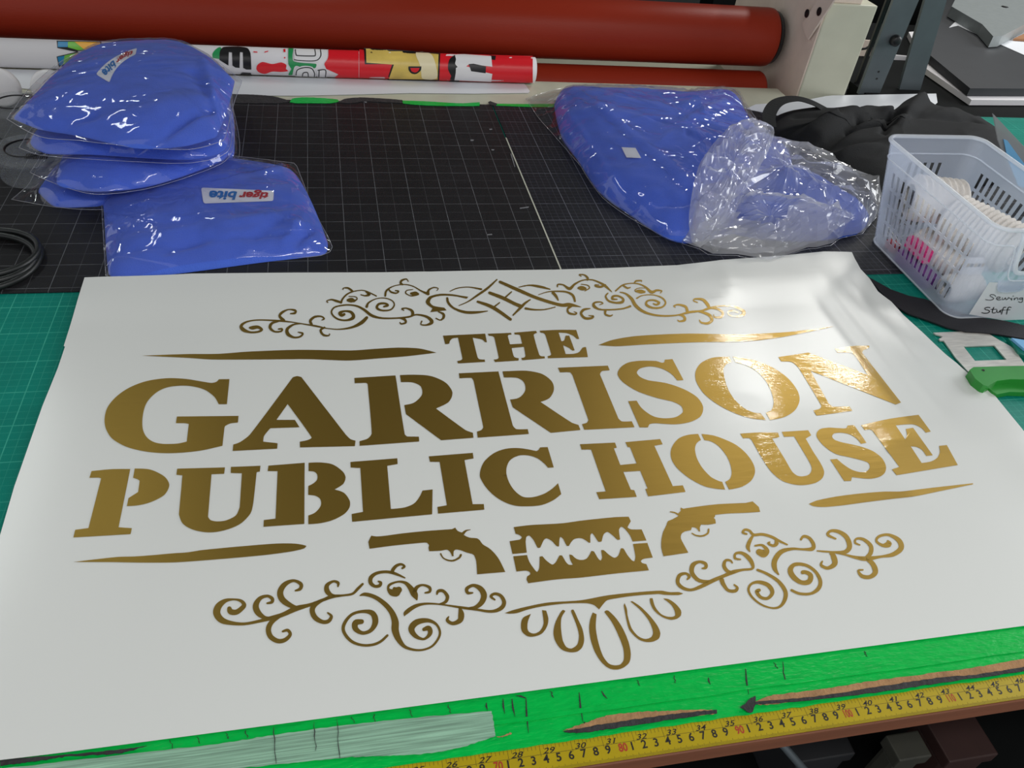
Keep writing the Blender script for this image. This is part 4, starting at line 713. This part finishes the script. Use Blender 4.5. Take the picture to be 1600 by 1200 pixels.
# black webbing strap running over the bench
def strip_px(name, top, bot, z, th, m, parent=None):
    P = [at(x, y, z) for x, y in top]+[at(x, y, z) for x, y in reversed(bot)]
    return B().prism([(p.x, p.y) for p in P], z-th, z).obj(name, m, parent)
band = strip_px('webbing_strap', [(1352, 430), (1392, 452), (1420, 462), (1445, 467), (1480, 480), (1516, 493), (1545, 498), (1570, 501), (1600, 508), (1660, 524)],
                [(1356, 432), (1375, 455), (1398, 477), (1420, 490), (1450, 500), (1482, 512), (1510, 518), (1538, 519.5), (1560, 522), (1600, 529), (1660, 545)], .0052, .0016, m_strap)
tag(band, 'wide black webbing strap running between the basket and the sheet', 'strap')

# ------------------------------------------------------------------ basket
bk = empty('storage_basket', 'frosted plastic basket with slotted sides and a handwritten sewing label', 'basket')
def bpt(u, v, inset=0.0):
    """u 0..1 round the rounded rectangle, v 0..1 up the flared wall"""
    x0, x1 = .548-.022*v+inset, .665+.030*v-inset; y0, y1 = .521-.022*v+inset, .742+.034*v-inset
    r = .022
    W, H = (x1-x0)-2*r, (y1-y0)-2*r; arc = math.pi/2*r; seg = [H, arc, W, arc, H, arc, W, arc]; tot = sum(seg); d = u*tot
    # start: left wall from front to back
    k = 0
    while k < 7 and d > seg[k]: d -= seg[k]; k += 1
    t = d/seg[k]
    if k == 0: return x0, y0+r+H*t, k, t
    if k == 1: a = math.pi-t*math.pi/2; return x0+r+r*math.cos(a), y1-r+r*math.sin(a), k, t
    if k == 2: return x0+r+W*t, y1, k, t
    if k == 3: a = math.pi/2-t*math.pi/2; return x1-r+r*math.cos(a), y1-r+r*math.sin(a), k, t
    if k == 4: return x1, y1-r-H*t, k, t
    if k == 5: a = -t*math.pi/2; return x1-r+r*math.cos(a), y0+r+r*math.sin(a), k, t
    if k == 6: return x1-r-W*t, y0, k, t
    a = -math.pi/2-t*math.pi/2; return x0+r+r*math.cos(a), y0+r+r*math.sin(a), k, t
HB = .158
def dip(k, t):
    return 1-.42*math.exp(-((t-.5)/.30)**6) if k == 6 else 1.0
NU = 240; rows = []
vlev = [0, .04, .12]+[.12+.16*i for i in (.08, .92, 1)]+[.28+.16*i for i in (.08, .92, 1)]+[.44+.16*i for i in (.08, .92, 1)]+[.60+.17*i for i in (.08, .92, 1)]+[.80, .88, .985, 1.0]
Bk = B()
for v in vlev:
    for i in range(NU):
        x, y, k, t = bpt(i/NU, v); h = dip(k, t); zz = .0035+v*HB*(h if v > .5 else 1)
        Bk.v.append((x, y, zz))
slot_rows = [3, 6, 9, 12]
for r_ in range(len(vlev)-1):
    for i in range(NU):
        x, y, k, t = bpt((i+.5)/NU, .5)
        if k == 0 and r_ in slot_rows: 
            if .02 < t < .97 and (i % 4) in (0, 1): continue
        if k == 4 and r_ in slot_rows:
            if .05 < t < .95 and (i % 4) in (0, 1): continue
        if k == 2 and r_ in slot_rows:
            if .15 < t < .85 and (i % 4) in (0, 1): continue
        j = (i+1) % NU; Bk.f.append((r_*NU+i, r_*NU+j, (r_+1)*NU+j, (r_+1)*NU+i))
Bk.f.append(tuple(range(NU-1, -1, -1)))
bo = Bk.obj('basket_wall', m_basket, bk); sd = bo.modifiers.new('t', 'SOLIDIFY'); sd.thickness = .0012; sd.offset = 1
rimp = []
for i in range(NU):
    x, y, k, t = bpt(i/NU, 1.0); rimp.append((x, y, .0035+HB*dip(k, t)))
B().tube(rimp, .0032, 8, True).obj('basket_rim', m_basket_rim, bk, True)
lip = []
for i in range(NU):
    x, y, k, t = bpt(i/NU, .84); lip.append((x, y, .0035+.84*HB*(dip(k, t) if True else 1)))
B().tube(lip, .0011, 6, True).obj('basket_rib', m_basket_rim, bk, True)
B().tube([(bpt(i/NU, .02)[0], bpt(i/NU, .02)[1], .006) for i in range(NU)], .0013, 6, True).obj('basket_base_rib', m_basket_rim, bk, True)
# label on the front wall
lab_y = .528
def front_pt(px, py, off=0):
    p = at_y(px, py, .51)
    for _ in range(3):
        v = max(0, min(1, (p.z-.0035)/HB)); p = at_y(px, py, .521-.022*v-.0022-off)
    return p
lab = decal('paper_label', [poly2d([(1546, 441), (1640, 444), (1640, 512), (1580, 503), (1514, 491)])], lambda x, y: front_pt(x, y), m_white_paper, bk, 10)
lab['label'] = 'white paper label reading Sewing Stuff'
HW = ["68,210,3 60,196,3 45,192,3 38,205,3 50,218,3 58,232,3 45,246,3 25,245,3 15,240,3", "72,235,3 88,228,3 90,216,3 76,218,3 72,236,3 82,246,3 96,240,3", "102,222,3 104,242,3 114,236,3 118,222,3 122,242,3 132,232,3 134,220,3 150,240,3", "152,225,3 150,244,3 152,246,3", "158,208,4 159,205,4", "164,226,3 164,244,3 172,226,3 182,226,3 182,244,3", "206,224,3 194,226,3 192,238,3 204,238,3 208,222,3 206,262,3 196,268,3 186,262,3",
      "38,320,4 25,318,4 12,325,4 14,340,4 28,345,4 36,358,4 28,372,4 10,376,4 -4,370,4", "58,318,4 50,360,4 56,374,4 66,370,4", "42,338,3 72,336,3", "74,345,4 74,366,4 86,364,4 92,346,4 92,368,4", "120,318,4 110,318,4 104,340,4 98,385,4", "96,345,3 116,344,3", "148,318,4 136,316,4 130,335,4 124,385,4", "122,344,3 142,342,3"]
# handwriting strokes given in the label crop (origin 1500,430, zoom 6.32), shifted to their place
HWs = []
for s in HW:
    q_ = ' '.join(f"{float(a.split(',')[0])*1.9+225:.0f},{float(a.split(',')[1]):.0f},{float(a.split(',')[2])*1.9:.1f}" for a in s.split())
    HWs.append(ribbon(q_, 1500, 430, 6.32))
decal('handwriting', HWs, lambda x, y: front_pt(x, y, .0006), m_ink, lab, 6)
# lace rolls and oddments inside
def lace(label, c, ax, R, Ln, nrib, seed):
    n = 72; vs = []; fs = []; ax = Vector(ax).normalized(); u = ax.cross(Vector((0, 0, 1))).normalized(); w2 = ax.cross(u); c = Vector(c); M_ = nrib*6
    for i in range(M_+1):
        a = i/M_; prof = R*(1+.055*math.cos(a*nrib*6.2832)); end = min(1, min(a, 1-a)*14)**.5
        for k in range(n):
            th = 6.2832*k/n; r = (prof*(.55+.45*end))*(1+.03*noise.noise(Vector((a*8, math.cos(th)*2, math.sin(th)*2+seed))))
            vs.append(c+ax*(a-.5)*Ln+(u*math.cos(th)+w2*math.sin(th))*r)
    for i in range(M_): fs += [(i*n+k, i*n+(k+1) % n, (i+1)*n+(k+1) % n, (i+1)*n+k) for k in range(n)]
    fs += [tuple(range(n)), tuple(M_*n+k for k in range(n-1, -1, -1))]
    o = mesh('lace_roll', vs, fs, m_lace, None, True); tag(o, label, 'lace', 'lace rolls in the basket'); return o
lace('gathered white lace roll at the back left inside the basket', (.592, .693, .098), (1, -.25, 0), .033, .082, 9, 1)
lace('gathered white lace roll nearest the basket front, upper layer', (.622, .612, .088), (.45, -1, 0), .036, .112, 14, 2)
lace('gathered white lace roll low down in the middle of the basket', (.600, .640, .034), (.3, -1, 0), .024, .10, 11, 3)
lace('small gathered white lace roll low at the front of the basket', (.590, .568, .026), (1, .1, 0), .020, .06, 8, 4)
pk = empty('pink_sewing_clip_box', 'bright pink ridged plastic box seen through the basket slots', 'plastic box')
pb = B()
for i in range(6): pb.box(.5595, .574, .627+i*.0085, .634+i*.0085, .030, .046, .001)
pb.box(.561, .573, .626, .678, .028, .044, .001); pb.obj('box_body', m_pink, pk)
B().box(.5605, .5735, .6275, .676, .046, .0475).obj('box_lid', m_pink, pk)
pr = B().box(.5535, .5775, .594, .676, .0045, .0235, .001).obj('purple_notions_box', m_purple); tag(pr, 'purple box lying flat under the pink one in the basket', 'box')
pkt = B().box(.577, .612, .568, .573, .046, .074, .001).obj('printed_packet', m_white); tag(pkt, 'small white printed packet with gold and black marks in the basket', 'packet')
for i in range(5):
    B().box(.579+i*.0062, .583+i*.0062, .5672, .5679, .061, .066).obj('print_mark', m_ink if i % 2 else m_print_gold, pkt)
wire = B().tube([(.556, .722, .030), (.557, .70, .026), (.558, .685, .023), (.563, .683, .024), (.562, .70, .028), (.559, .722, .033)], .0011, 6, True).obj('safety_pin', m_silver); tag(wire, 'long silver pin lying at the back left of the basket', 'pin')
rb = B().box(.558, .572, .69, .715, .0046, .019, .003).obj('thread_reel', mat('dark red thread', rgb(150, 30, 45), .7)); tag(rb, 'dark red thread bundle in the back corner of the basket', 'thread')

# ------------------------------------------------------------------ safety cutter: steel plate with square hole and green grip
ct = empty('safety_rule', 'steel plate with a square hole and thick green plastic grip, right of the sheet', 'cutting tool')
outer = [(500, 460), (690, 452), (885, 458), (960, 505), (1060, 560), (1100, 600), (1154, 680), (1250, 800), (1250, 830), (770, 712), (745, 735), (660, 640), (575, 518), (548, 518), (540, 505), (570, 490), (545, 480), (515, 472)]
hole = [(718, 560), (940, 552), (1028, 655), (800, 663)]
def c6(p): return (1350+p[0]/4.615, 420+p[1]/4.615)
plate_poly = outer[:2]+[(700, 500), (718, 560), (800, 663), (1028, 655), (940, 552), (718, 559), (700, 490)]+outer[2:]
def P6(l, z): return [(at(*c6(p), z).x, at(*c6(p), z).y) for p in l]
# plate as four pieces around the opening, in one mesh
pb = B()
hp = P6(hole, .003); 
A_ = P6([(500, 460), (690, 452), (885, 458), (960, 505), (1000, 527), (940, 552), (718, 560), (575, 518), (548, 518), (540, 505), (570, 490), (545, 480), (515, 472)], .003); pb.prism(A_, .0012, .003)
pb.prism(P6([(575, 518), (718, 560), (800, 663), (770, 760), (745, 735), (660, 640)], .003), .0012, .003)
pb.prism(P6([(1000, 527), (1060, 560), (1100, 600), (1154, 680), (1250, 800), (1250, 830), (1028, 655), (940, 552)], .003), .0012, .003)
pb.prism(P6([(770, 760), (800, 663), (1028, 655), (1250, 830), (1100, 800)], .003), .0012, .003)
pb.obj('steel_plate', m_metal, ct)
gh = P6([(762, 728), (790, 708), (1000, 702), (1300, 696), (1300, 820), (1154, 797), (1050, 796), (960, 808), (888, 846), (860, 838), (800, 790)], .016)
B().prism(gh, .0032, .016).obj('green_grip', m_green_handle, ct)
gl_ = P6([(888, 846), (960, 808), (1050, 796), (1300, 800), (1300, 905), (1154, 888), (1050, 885), (960, 903), (925, 880)], .008)
B().prism(gl_, .0005, .0075).obj('finger_recess', m_green_handle, ct)
B().lathe([(0, .0019), (.0008, .0015), (.0008, 0)], at(*c6((860, 732)), .016), (0, 0, 1), 16).obj('rivet', m_dark_gap, ct)
tl = B().prism(P6([(1040, 500), (1080, 500), (1170, 575), (1260, 640), (1260, 680), (1110, 600)], .006), .0005, .006).obj('marker_pen', m_teal); tag(tl, 'blue-green plastic tool half hidden under the webbing strap at the right edge', 'tool')
tl2 = B().prism(P6([(1065, 498), (1200, 520), (1260, 560), (1200, 590), (1154, 575)], .010), .0065, .010).obj('plastic_card', m_ltblue); tag(tl2, 'light blue plastic card at the right edge below the strap', 'card')

# pointed acrylic template behind the basket
T1 = [at_y(1552, 178, .86), at_y(1603, 232, .86), at_y(1640, 300, .86), at_y(1598, 300, .86), at_y(1575, 262, .86), at_y(1560, 220, .86)]
tb = B(); n_ = len(T1); tb.add([p for p in T1]+[p+Vector((.0, .003, 0)) for p in T1], [tuple(range(n_)), tuple(range(2*n_-1, n_-1, -1))]+[(i, (i+1) % n_, (i+1) % n_+n_, i+n_) for i in range(n_)])
tmpl = tb.obj('plastic_template', m_templ); tag(tmpl, 'pointed grey acrylic template standing up behind the basket', 'template')
T2 = [at_y(x, y, .858) for x, y in ((1567, 217), (1573, 219), (1600, 256), (1625, 300), (1590, 290), (1574, 250))]; n_ = len(T2)
B().add([p for p in T2]+[p+Vector((0, -.002, 0)) for p in T2], [tuple(range(n_)), tuple(range(2*n_-1, n_-1, -1))]+[(i, (i+1) % n_, (i+1) % n_+n_, i+n_) for i in range(n_)]).obj('blue_core', m_ltblue, tmpl)

# ------------------------------------------------------------------ laminator behind the bench
mc = empty('roller_laminator', 'beige roller laminating machine with two big red-brown rollers behind the bench', 'laminator')
B().box(-1.5, .69, 1.2515, 1.385, -.05, -.0005, .004).obj('feed_bed', m_beige, mc)
B().box(-1.5, .74, 1.30, 1.9, -.45, -.08).obj('machine_base', m_beige, mc)
RX = .695
B().lathe([(-2.3, 0), (-2.3, .0625), (-.012, .0625), (-.003, .0615), (0, .057), (0, 0)], (RX, 1.5, .0715), (1, 0, 0), 72).obj('upper_roller', m_roller, mc, True)
B().lathe([(-2.3, 0), (-2.3, .046), (-.006, .046), (0, .043), (0, 0)], (RX-.012, 1.452, -.036), (1, 0, 0), 64).obj('lower_roller', m_roller, mc, True)
B().lathe([(0, .059), (.010, .056), (.018, .04), (.018, 0)], (RX, 1.5, .0715), (1, 0, 0), 48).obj('roller_end_cap', m_black, mc, True)
hb = B().box(.722, .836, 1.346, 1.75, -.3, .192, .003); hb.obj('end_housing', m_beige, mc)
B().box(.7185, .7222, 1.348, 1.75, -.08, .30, .0005).obj('inner_side_plate', m_cream, mc)
B().box(.7223, .80, 1.352, 1.75, .192, .31, .002).obj('upper_housing', m_cream, mc)
# bracket with holes on the inner side of the housing
def at_x(px, py, x):
    d = ray(px, py); return CPOS+d*((x-CPOS.x)/d.x)
bp_ = [at_x(x, y, .711) for x, y in ((1262, 62), (1253, 38), (1277, 0), (1285, -14), (1312, -14), (1303, 0))]
bb = B(); n_ = len(bp_); bb.add(bp_+[p+Vector((.004, 0, 0)) for p in bp_], [tuple(range(n_)), tuple(range(2*n_-1, n_-1, -1))]+[(i, (i+1) % n_, (i+1) % n_+n_, i+n_) for i in range(n_)])
bb.obj('bracket_plate', m_cream, mc)
for (x, y, r) in ((1280, 18, .0085), (1261, 21, .0085)):
    p = at_x(x, y, .7105); B().lathe([(0, 0), (0, r), (-.001, r), (-.0014, r*.62), (-.0006, r*.6), (-.0006, 0)], p, (1, 0, 0), 24).obj('bolt_hole', m_black, mc)

# printed banner roll and its backing paper
rollc = (1.372, .0262); RR = .0250
rl = empty('printed_banner_roll', 'rolled printed banner with large cut-off red, gold and black letters', 'banner roll')
B().lathe([(-1.25, 0), (-1.25, RR), (0, RR), (.0002, RR-.0012), (-.004, RR-.002), (-.004, 0)], (.120, rollc[0], rollc[1]), (1, 0, 0), 160).obj('roll_body', m_white, rl, True)
def on_roll(px, py, off=.0003):
    d = ray(px, py); R_ = RR+off; oy, oz = CPOS.y-rollc[0], CPOS.z-rollc[1]
    a = d.y*d.y+d.z*d.z; b = 2*(oy*d.y+oz*d.z); c = oy*oy+oz*oz-R_*R_; D = b*b-4*a*c
    if D < 0: D = 0
    t = (-b-math.sqrt(D))/(2*a); p = CPOS+d*t; p.x = min(p.x, .1185); return p
def rd(nm, s, m_, lay, ox=0, oy=0, z=1): 
    for t in s.split('|'): decal(nm, [poly2d(outline(t, ox, oy, z, 3))], lambda x, y: on_roll(x, y, .0003+.00025*lay), m_, rl, 4)
m_red = mat('red print ink', rgb(225, 30, 42), .35); m_pyel = mat('yellow print', rgb(225, 195, 100), .35, var=.15, vscale=25); m_pgreen = mat('green print', rgb(35, 150, 85), .4)
m_ppale = mat('pale yellow print', rgb(238, 225, 185), .35)
m_pwhite = mat('white print', rgb(232, 230, 230), .4); m_pblack = mat('black banner print', rgb(22, 20, 22), .4); m_pcyan = mat('blue print', rgb(30, 130, 180), .4); m_porange = mat('orange print', rgb(235, 170, 50), .4); m_plime = mat('lime print', rgb(110, 185, 60), .4)
C2 = (500, 0, 4); C0 = (0, 0, 2.963); C7_ = (60, 50, 3.2)
rd('red_field', "245,309 400,318 800,335 1330,350 1330,518 1240,518 800,506 400,494 245,490", m_red, 1, *C2)
rd('red_field', "1450,88 1602,92 1602,232 1480,230 1500,212 1440,185 1430,160~ 1448,130~", m_red, 1, *C7_)
rd('letter_outline', "275,300 280,402 452,400 420,500 745,503 752,330", m_pblack, 2, *C2)
rd('letter_face', "287,302 290,392 462,404 430,494 735,498 741,338", m_pyel, 3, *C2)
rd('letter_highlight', "600,328~ 690,335~ 722,400~ 728,490~ 640,492~ 632,455~ 625,408~", m_ppale, 4, *C2)
rd('letter_outline', "553,415 634,415 630,440~ 600,463~ 570,458~ 553,435~", m_pblack, 5, *C2)
rd('letter_counter', "565,425 622,425 615,442~ 597,453~ 572,445~", m_red, 6, *C2)
rd('letter_shadow', "845,342 810,370~ 800,430~ 820,475 808,510 870,510 870,342 | 1060,345 1100,348 1095,375 1065,370", m_pblack, 2, *C2)
rd('letter_face', "845,342~ 900,338 1070,350 1077,417 935,400 880,430~ 845,400~ 850,370~ | 850,425 880,405 935,420 1035,452 1077,462 1070,512 840,502 848,460", m_pwhite, 3, *C2)
rd('letter_shadow', "930,400 960,398 1038,415 1035,458 945,445", m_pblack, 4, *C2)
rd('letter_shadow', "872,130 870,110~ 885,88~ 910,75~ 920,100 905,135", m_pgreen, 1, *C7_)
rd('letter_face', "905,140 908,95~ 925,75~ 1000,72 1045,80~ 1060,105~ 1065,188 1040,188 1024,180 1022,102 1008,100 1006,180 985,178 970,168 968,102 952,100 950,168 | 1018,203 1062,205 1066,217 1008,214", m_pblack, 2, *C7_)
rd('splash', "1095,165~ 1120,150~ 1170,160~ 1215,152~ 1240,165~ 1238,185~ 1250,195~ 1215,200~ 1170,198~ 1130,210~ 1100,200~ 1090,185~", m_red, 2, *C7_)
rd('letter_shadow', "1250,80 1275,82 1275,145~ 1390,160~ 1385,180~ 1330,182~ 1285,170~ 1270,215 1250,215~ 1265,185 1250,160~", m_pgreen, 2, *C7_)
def rline(s, wd, m_, lay): return decal('letter_outline', [ribbon(' '.join(f'{t},{wd}' for t in q_.split()), 60, 50, 3.2) for q_ in s.split('|')], lambda x, y: on_roll(x, y, .0002+.00025*lay), m_, rl, 4)
rd('letter_face', "1280,84 1440,88 1445,120~ 1420,145~ 1380,152~ 1285,145~ | 1285,222 1285,190~ 1320,170~ 1370,175~ 1385,200~ 1388,225 | 1392,190 1440,188 1440,228 1395,226", m_pwhite, 3, *C7_)
rline("1285,88 1288,112 1300,118 1370,120 1385,115 1382,88|1410,88 1412,118 1395,140 1360,145 1300,142 1280,138|1288,215 1295,190 1330,178 1365,182 1380,205 1380,222|1320,220 1325,205 1345,203 1350,222|1398,192 1435,190 1435,225|1404,192 1402,224", 5, m_pblack, 4)
rd('fleck', "1075,96 1095,98 1095,103 1075,101 | 1130,98 1150,93 1148,98 1130,103 | 1225,85 1235,84 1236,100 1226,100 | 1228,125 1236,125 1234,133 1228,132", m_red, 2, *C7_)
rd('letter_outline', "262,188 470,192 468,245 360,235 375,262 330,300 272,310 262,262 352,240 265,222", m_pblack, 2, *C0)
rd('letter_face', "268,192 318,193 312,218 268,218 | 266,264 300,258 290,303 275,303", m_pcyan, 3, *C0)
rd('letter_face', "314,193 400,194 398,232 360,232 314,219 | 298,257 350,246 320,290 292,300", m_plime, 3, *C0)
rd('letter_face', "345,193 464,196 462,240 398,236 | 350,246 372,250 365,268 325,292", m_porange, 4, *C0)
# backing paper hanging off the bed under the roll
bp2 = [at(x, y, .004) for x, y in ((-40, 118), (-40, 104), (820, 129), (828, 140), (826, 143), (815, 143), (740, 144), (640, 143), (560, 145), (470, 147), (370, 146.5), (250, 143), (60, 138), (0, 132))]
bpp = B().prism([(p.x, p.y) for p in bp2], .0006, .0012).obj('backing_paper', m_white_paper); tag(bpp, 'strip of white paper lying under the printed banner roll', 'paper')

# ------------------------------------------------------------------ things at the right rear
pp = B().prism([(at(x, y, .0).x, at(x, y, 0).y) for x, y in ((1290, 152), (1300, 151), (1380, 149.5), (1462, 148), (1464, 162), (1420, 200), (1300, 215), (1250, 190), (1165, 172), (1180, 165), (1250, 160))], .0023, .0028).obj('paper_sheet', m_white_paper); tag(pp, 'white paper sheet lying behind the black cloth bag', 'paper')
# extension of the bench behind for the clutter
sdk = tag(B().box(.905, 2.2, 1.2515, 1.9, -.05, -.001).obj('side_table', m_dark), 'low black side table behind the bench at the right', 'table')
def bar_px(b, xl0, xr0, y0, xl1, xr1, y1, Y, th):
    q4 = [at_y(xl0, y0, Y), at_y(xr0, y0, Y), at_y(xr1, y1, Y), at_y(xl1, y1, Y)]
    b.add(q4+[p+Vector((0, th, 0)) for p in q4], [(0, 1, 2, 3), (7, 6, 5, 4), (0, 4, 5, 1), (1, 5, 6, 2), (2, 6, 7, 3), (3, 7, 4, 0)])
st = empty('steel_stand', 'dark grey steel stand of two slanted flat bars behind the paper', 'stand')
b1 = B(); bar_px(b1, 1341, 1374, 147, 1401, 1441, -12, 1.375, .008); b1.obj('upright_bar', m_steel, st)
b2 = B(); bar_px(b2, 1404, 1437, 144, 1449, 1483, -12, 1.40, .008); b2.obj('upright_bar', m_steel, st)
kp = at_y(1397, 62, 1.374); B().lathe([(0, 0), (0, .011), (-.004, .012), (-.012, .011), (-.014, .008), (-.014, 0)], kp, (0, 1, 0), 24).obj('clamp_knob', m_black, st, True)
b3 = B(); bar_px(b3, 1334, 1339, 139, 1390, 1396, -12, 1.43, .006); b3.obj('rear_rod', m_black, st)
for px, py in ((1373, 112), (1370, 123)): B().lathe([(0, 0), (0, .0022), (-.0008, .0022), (-.0008, 0)], at_y(px, py, 1.375), (0, 1, 0), 12).obj('bolt_hole', m_black, st)
# stack of board, box and case
def slab(name, pts, z0, z1, m_, label, cat):
    P = [at(x, y, z1) for x, y in pts]; o = B().prism([(p.x, p.y) for p in P], z0, z1).obj(name, m_); return tag(o, label, cat)
slab('white_box', [(1518, 156), (1800, 158), (1700, 20), (1420, 50), (1448, 108)], .0005, .013, m_white, 'white cardboard box tray under the black board at the right rear', 'box')
slab('black_board', [(1516, 138), (1900, 140), (1700, 0), (1450, -20), (1452, 85)], .0140, .032, m_black_board, 'thick black board lying on the white box', 'board')
slab('paper_sheet', [(1483, 43), (1497, 40), (1700, 130), (1700, 0), (1560, -30)], .0325, .0335, m_white_paper, 'white paper sheet lying on the black board under the grey case', 'paper')
gc = empty('grey_metal_case', 'grey metal case lid with a round dark hole at the top right', 'case')
cs = [at(x, y, .062) for x, y in ((1487, 10), (1535, 38), (1552, 57), (1566, 56), (1640, 18), (1620, -25), (1505, -25))]
P_ = [(p.x, p.y) for p in cs]; B().prism(P_, .0345, .062).obj('case_body', m_greycase, gc)
B().lathe([(0, 0), (0, .010), (.0012, .0095), (.0005, .008), (.0005, 0)], at(1570, 11, .062), (0, 0, 1), 24).obj('hole', m_black, gc)
slab('brown_block', [(1584, 60), (1640, 64), (1640, 34), (1606, 50)], .0345, .040, m_cardboard, 'brown scrap beside the grey case at the right edge', 'scrap')
# little scraps seen between the housing and the stand
for nm, pts, Y, m_, lab_, cat in (('cardboard_scrap', ((1325, 118), (1347, 113), (1346, 122), (1322, 130)), 1.50, m_cardboard, 'brown cardboard scrap between the housing and the stand', 'cardboard'),
        ('foil_scrap', ((1316, 147), (1323, 131), (1333, 139), (1327, 149)), 1.44, m_silver, 'silver foil scrap at the foot of the housing', 'foil'),
        ('cream_offcut', ((1330, 112), (1345, 62), (1367, 64), (1350, 114)), 1.62, m_cream, 'cream panel glimpsed behind the stand beside the housing', 'panel'),
        ('card_offcut', ((1385, 118), (1398, 86), (1418, 88), (1418, 120)), 1.60, m_white, 'white card glimpsed between the two steel bars', 'card')):
    q4 = [at_y(x, y, Y) for x, y in pts]; b_ = B().add(q4+[p+Vector((0, .004, 0)) for p in q4], [(0, 1, 2, 3), (7, 6, 5, 4), (0, 4, 5, 1), (1, 5, 6, 2), (2, 6, 7, 3), (3, 7, 4, 0)])
    tag(b_.obj(nm, m_), lab_, cat)
cb = B().tube([at_y(x, y, 1.47) for x, y in ((1344, 77), (1352, 76), (1362, 71), (1372, 62), (1380, 48))], .0028, 8).obj('black_cable', m_rubber, None, True); tag(cb, 'short black cable curving beside the steel stand', 'cable')
bkc = tag(B().box(.93, 2.9, 2.32, 2.42, FL, .8).obj('dark_cabinet', m_dark), 'dark cabinet face behind the stand at the right rear', 'cabinet')

# ------------------------------------------------------------------ left edge: tubs, caps, cable
def tub(label, px, py, z, r, h, tilt=(0, 0, 1), code=False):
    root = empty('clear_plastic_tub', label, 'plastic tub'); c = at(px, py, z)
    B().lathe([(0, 0), (0, r*.9), (.003, r*.93), (h-.008, r), (h-.008, r*1.05), (h, r*1.05), (h, r*.92), (h-.002, 0)], c-Vector(tilt)*h, tilt, 48).obj('tub_body', m_cleartub, root, True)
    B().lathe([(h+.0003, r*.62), (h+.0018, r*.64), (h+.0018, r*.60), (h+.0003, r*.58)], c-Vector(tilt)*h, tilt, 48).obj('lid_ring', m_black, root, True)
    if code:
        bb = B(); cc = c
        for i in range(11):
            x = cc.x+.004+i*.0028; bb.box(x, x+(.0016 if i % 3 else .0009), cc.y-r*.72, cc.y-r*.38, c.z+.0004, c.z+.0009)
        bb.obj('barcode', m_ink, root)
    return root
tub('clear round plastic tub with a barcode on its lid, beside the shirt pile', 42, 232, .045, .047, .042, code=True)
tub('clear round plastic tub behind, at the left edge', 22, 160, .05, .042, .047)
for lab_, px, py in (('white round cap standing at the far left edge', -4, 118), ('white round cap tucked behind the top bag of the pile', 74, 116)):
    c = at_y(px, py, 1.20); root = B().lathe([(0, 0), (0, .026), (.003, .030), (.010, .031), (.012, .029), (.012, 0)], (c.x, 1.19, .0335), (0, 1, -.15), 40).obj('plastic_disc', m_pwhite, None, True)
    tag(root, lab_, 'cap')
cc = B(); pts = []
cx, cy = at(-25, 408, .006).x, at(-25, 408, .006).y
for i in range(150):
    a = i/150*6.2832*3.3; rr = .062+.006*math.sin(a*.31)+.004*math.sin(a*1.7); pts.append((cx+rr*math.cos(a), cy+rr*.95*math.sin(a), .0058+.0035*(i/150*3.3)+.002*math.sin(a*.9)))
cc.tube(pts, .0042, 8); co = cc.obj('cable_coil', m_rubber, None, True); tag(co, 'coil of black cable at the left edge of the mat', 'cable')

# ------------------------------------------------------------------ under the bench: crate colours lowered to hold the shade there
us = [('storage_crate', (.333, .372, .062, .088, -.4795, -.30), rgb(52, 52, 44), 'grey plastic crate on the shelf under the bench', 'crate'),
      ('storage_crate', (.41, .475, .058, .12, -.4795, -.32), rgb(48, 26, 22), 'reddish box on the shelf under the bench at the right', 'box'),
      ('storage_crate', (.24, .315, .10, .20, -.4795, -.36), rgb(26, 27, 30), 'dark box on the shelf under the bench, left of the grey crate', 'box')]
for nm, bx, c_, lab_, cat in us:
    root = empty(nm, lab_, cat); x0, x1, y0, y1, z0, z1 = bx; m_ = mat('crate '+lab_[:12], c_, .6, 0, var=.1, vscale=30)
    B().box(x0, x1, y0, y1, z0, z1-.02, .006).obj('crate_body', m_, root); B().box(x0-.003, x1+.003, y0-.003, y1+.003, z1-.02, z1, .002).obj('crate_lid', m_, root)
br = B().tube([(.165, .112, -.27), (.195, .097, -.30), (.245, .058, -.35)], .005, 10).obj('metal_tube', m_steel, None, True); tag(br, 'thin grey metal tube slanting in the dark under the bench edge', 'tube')
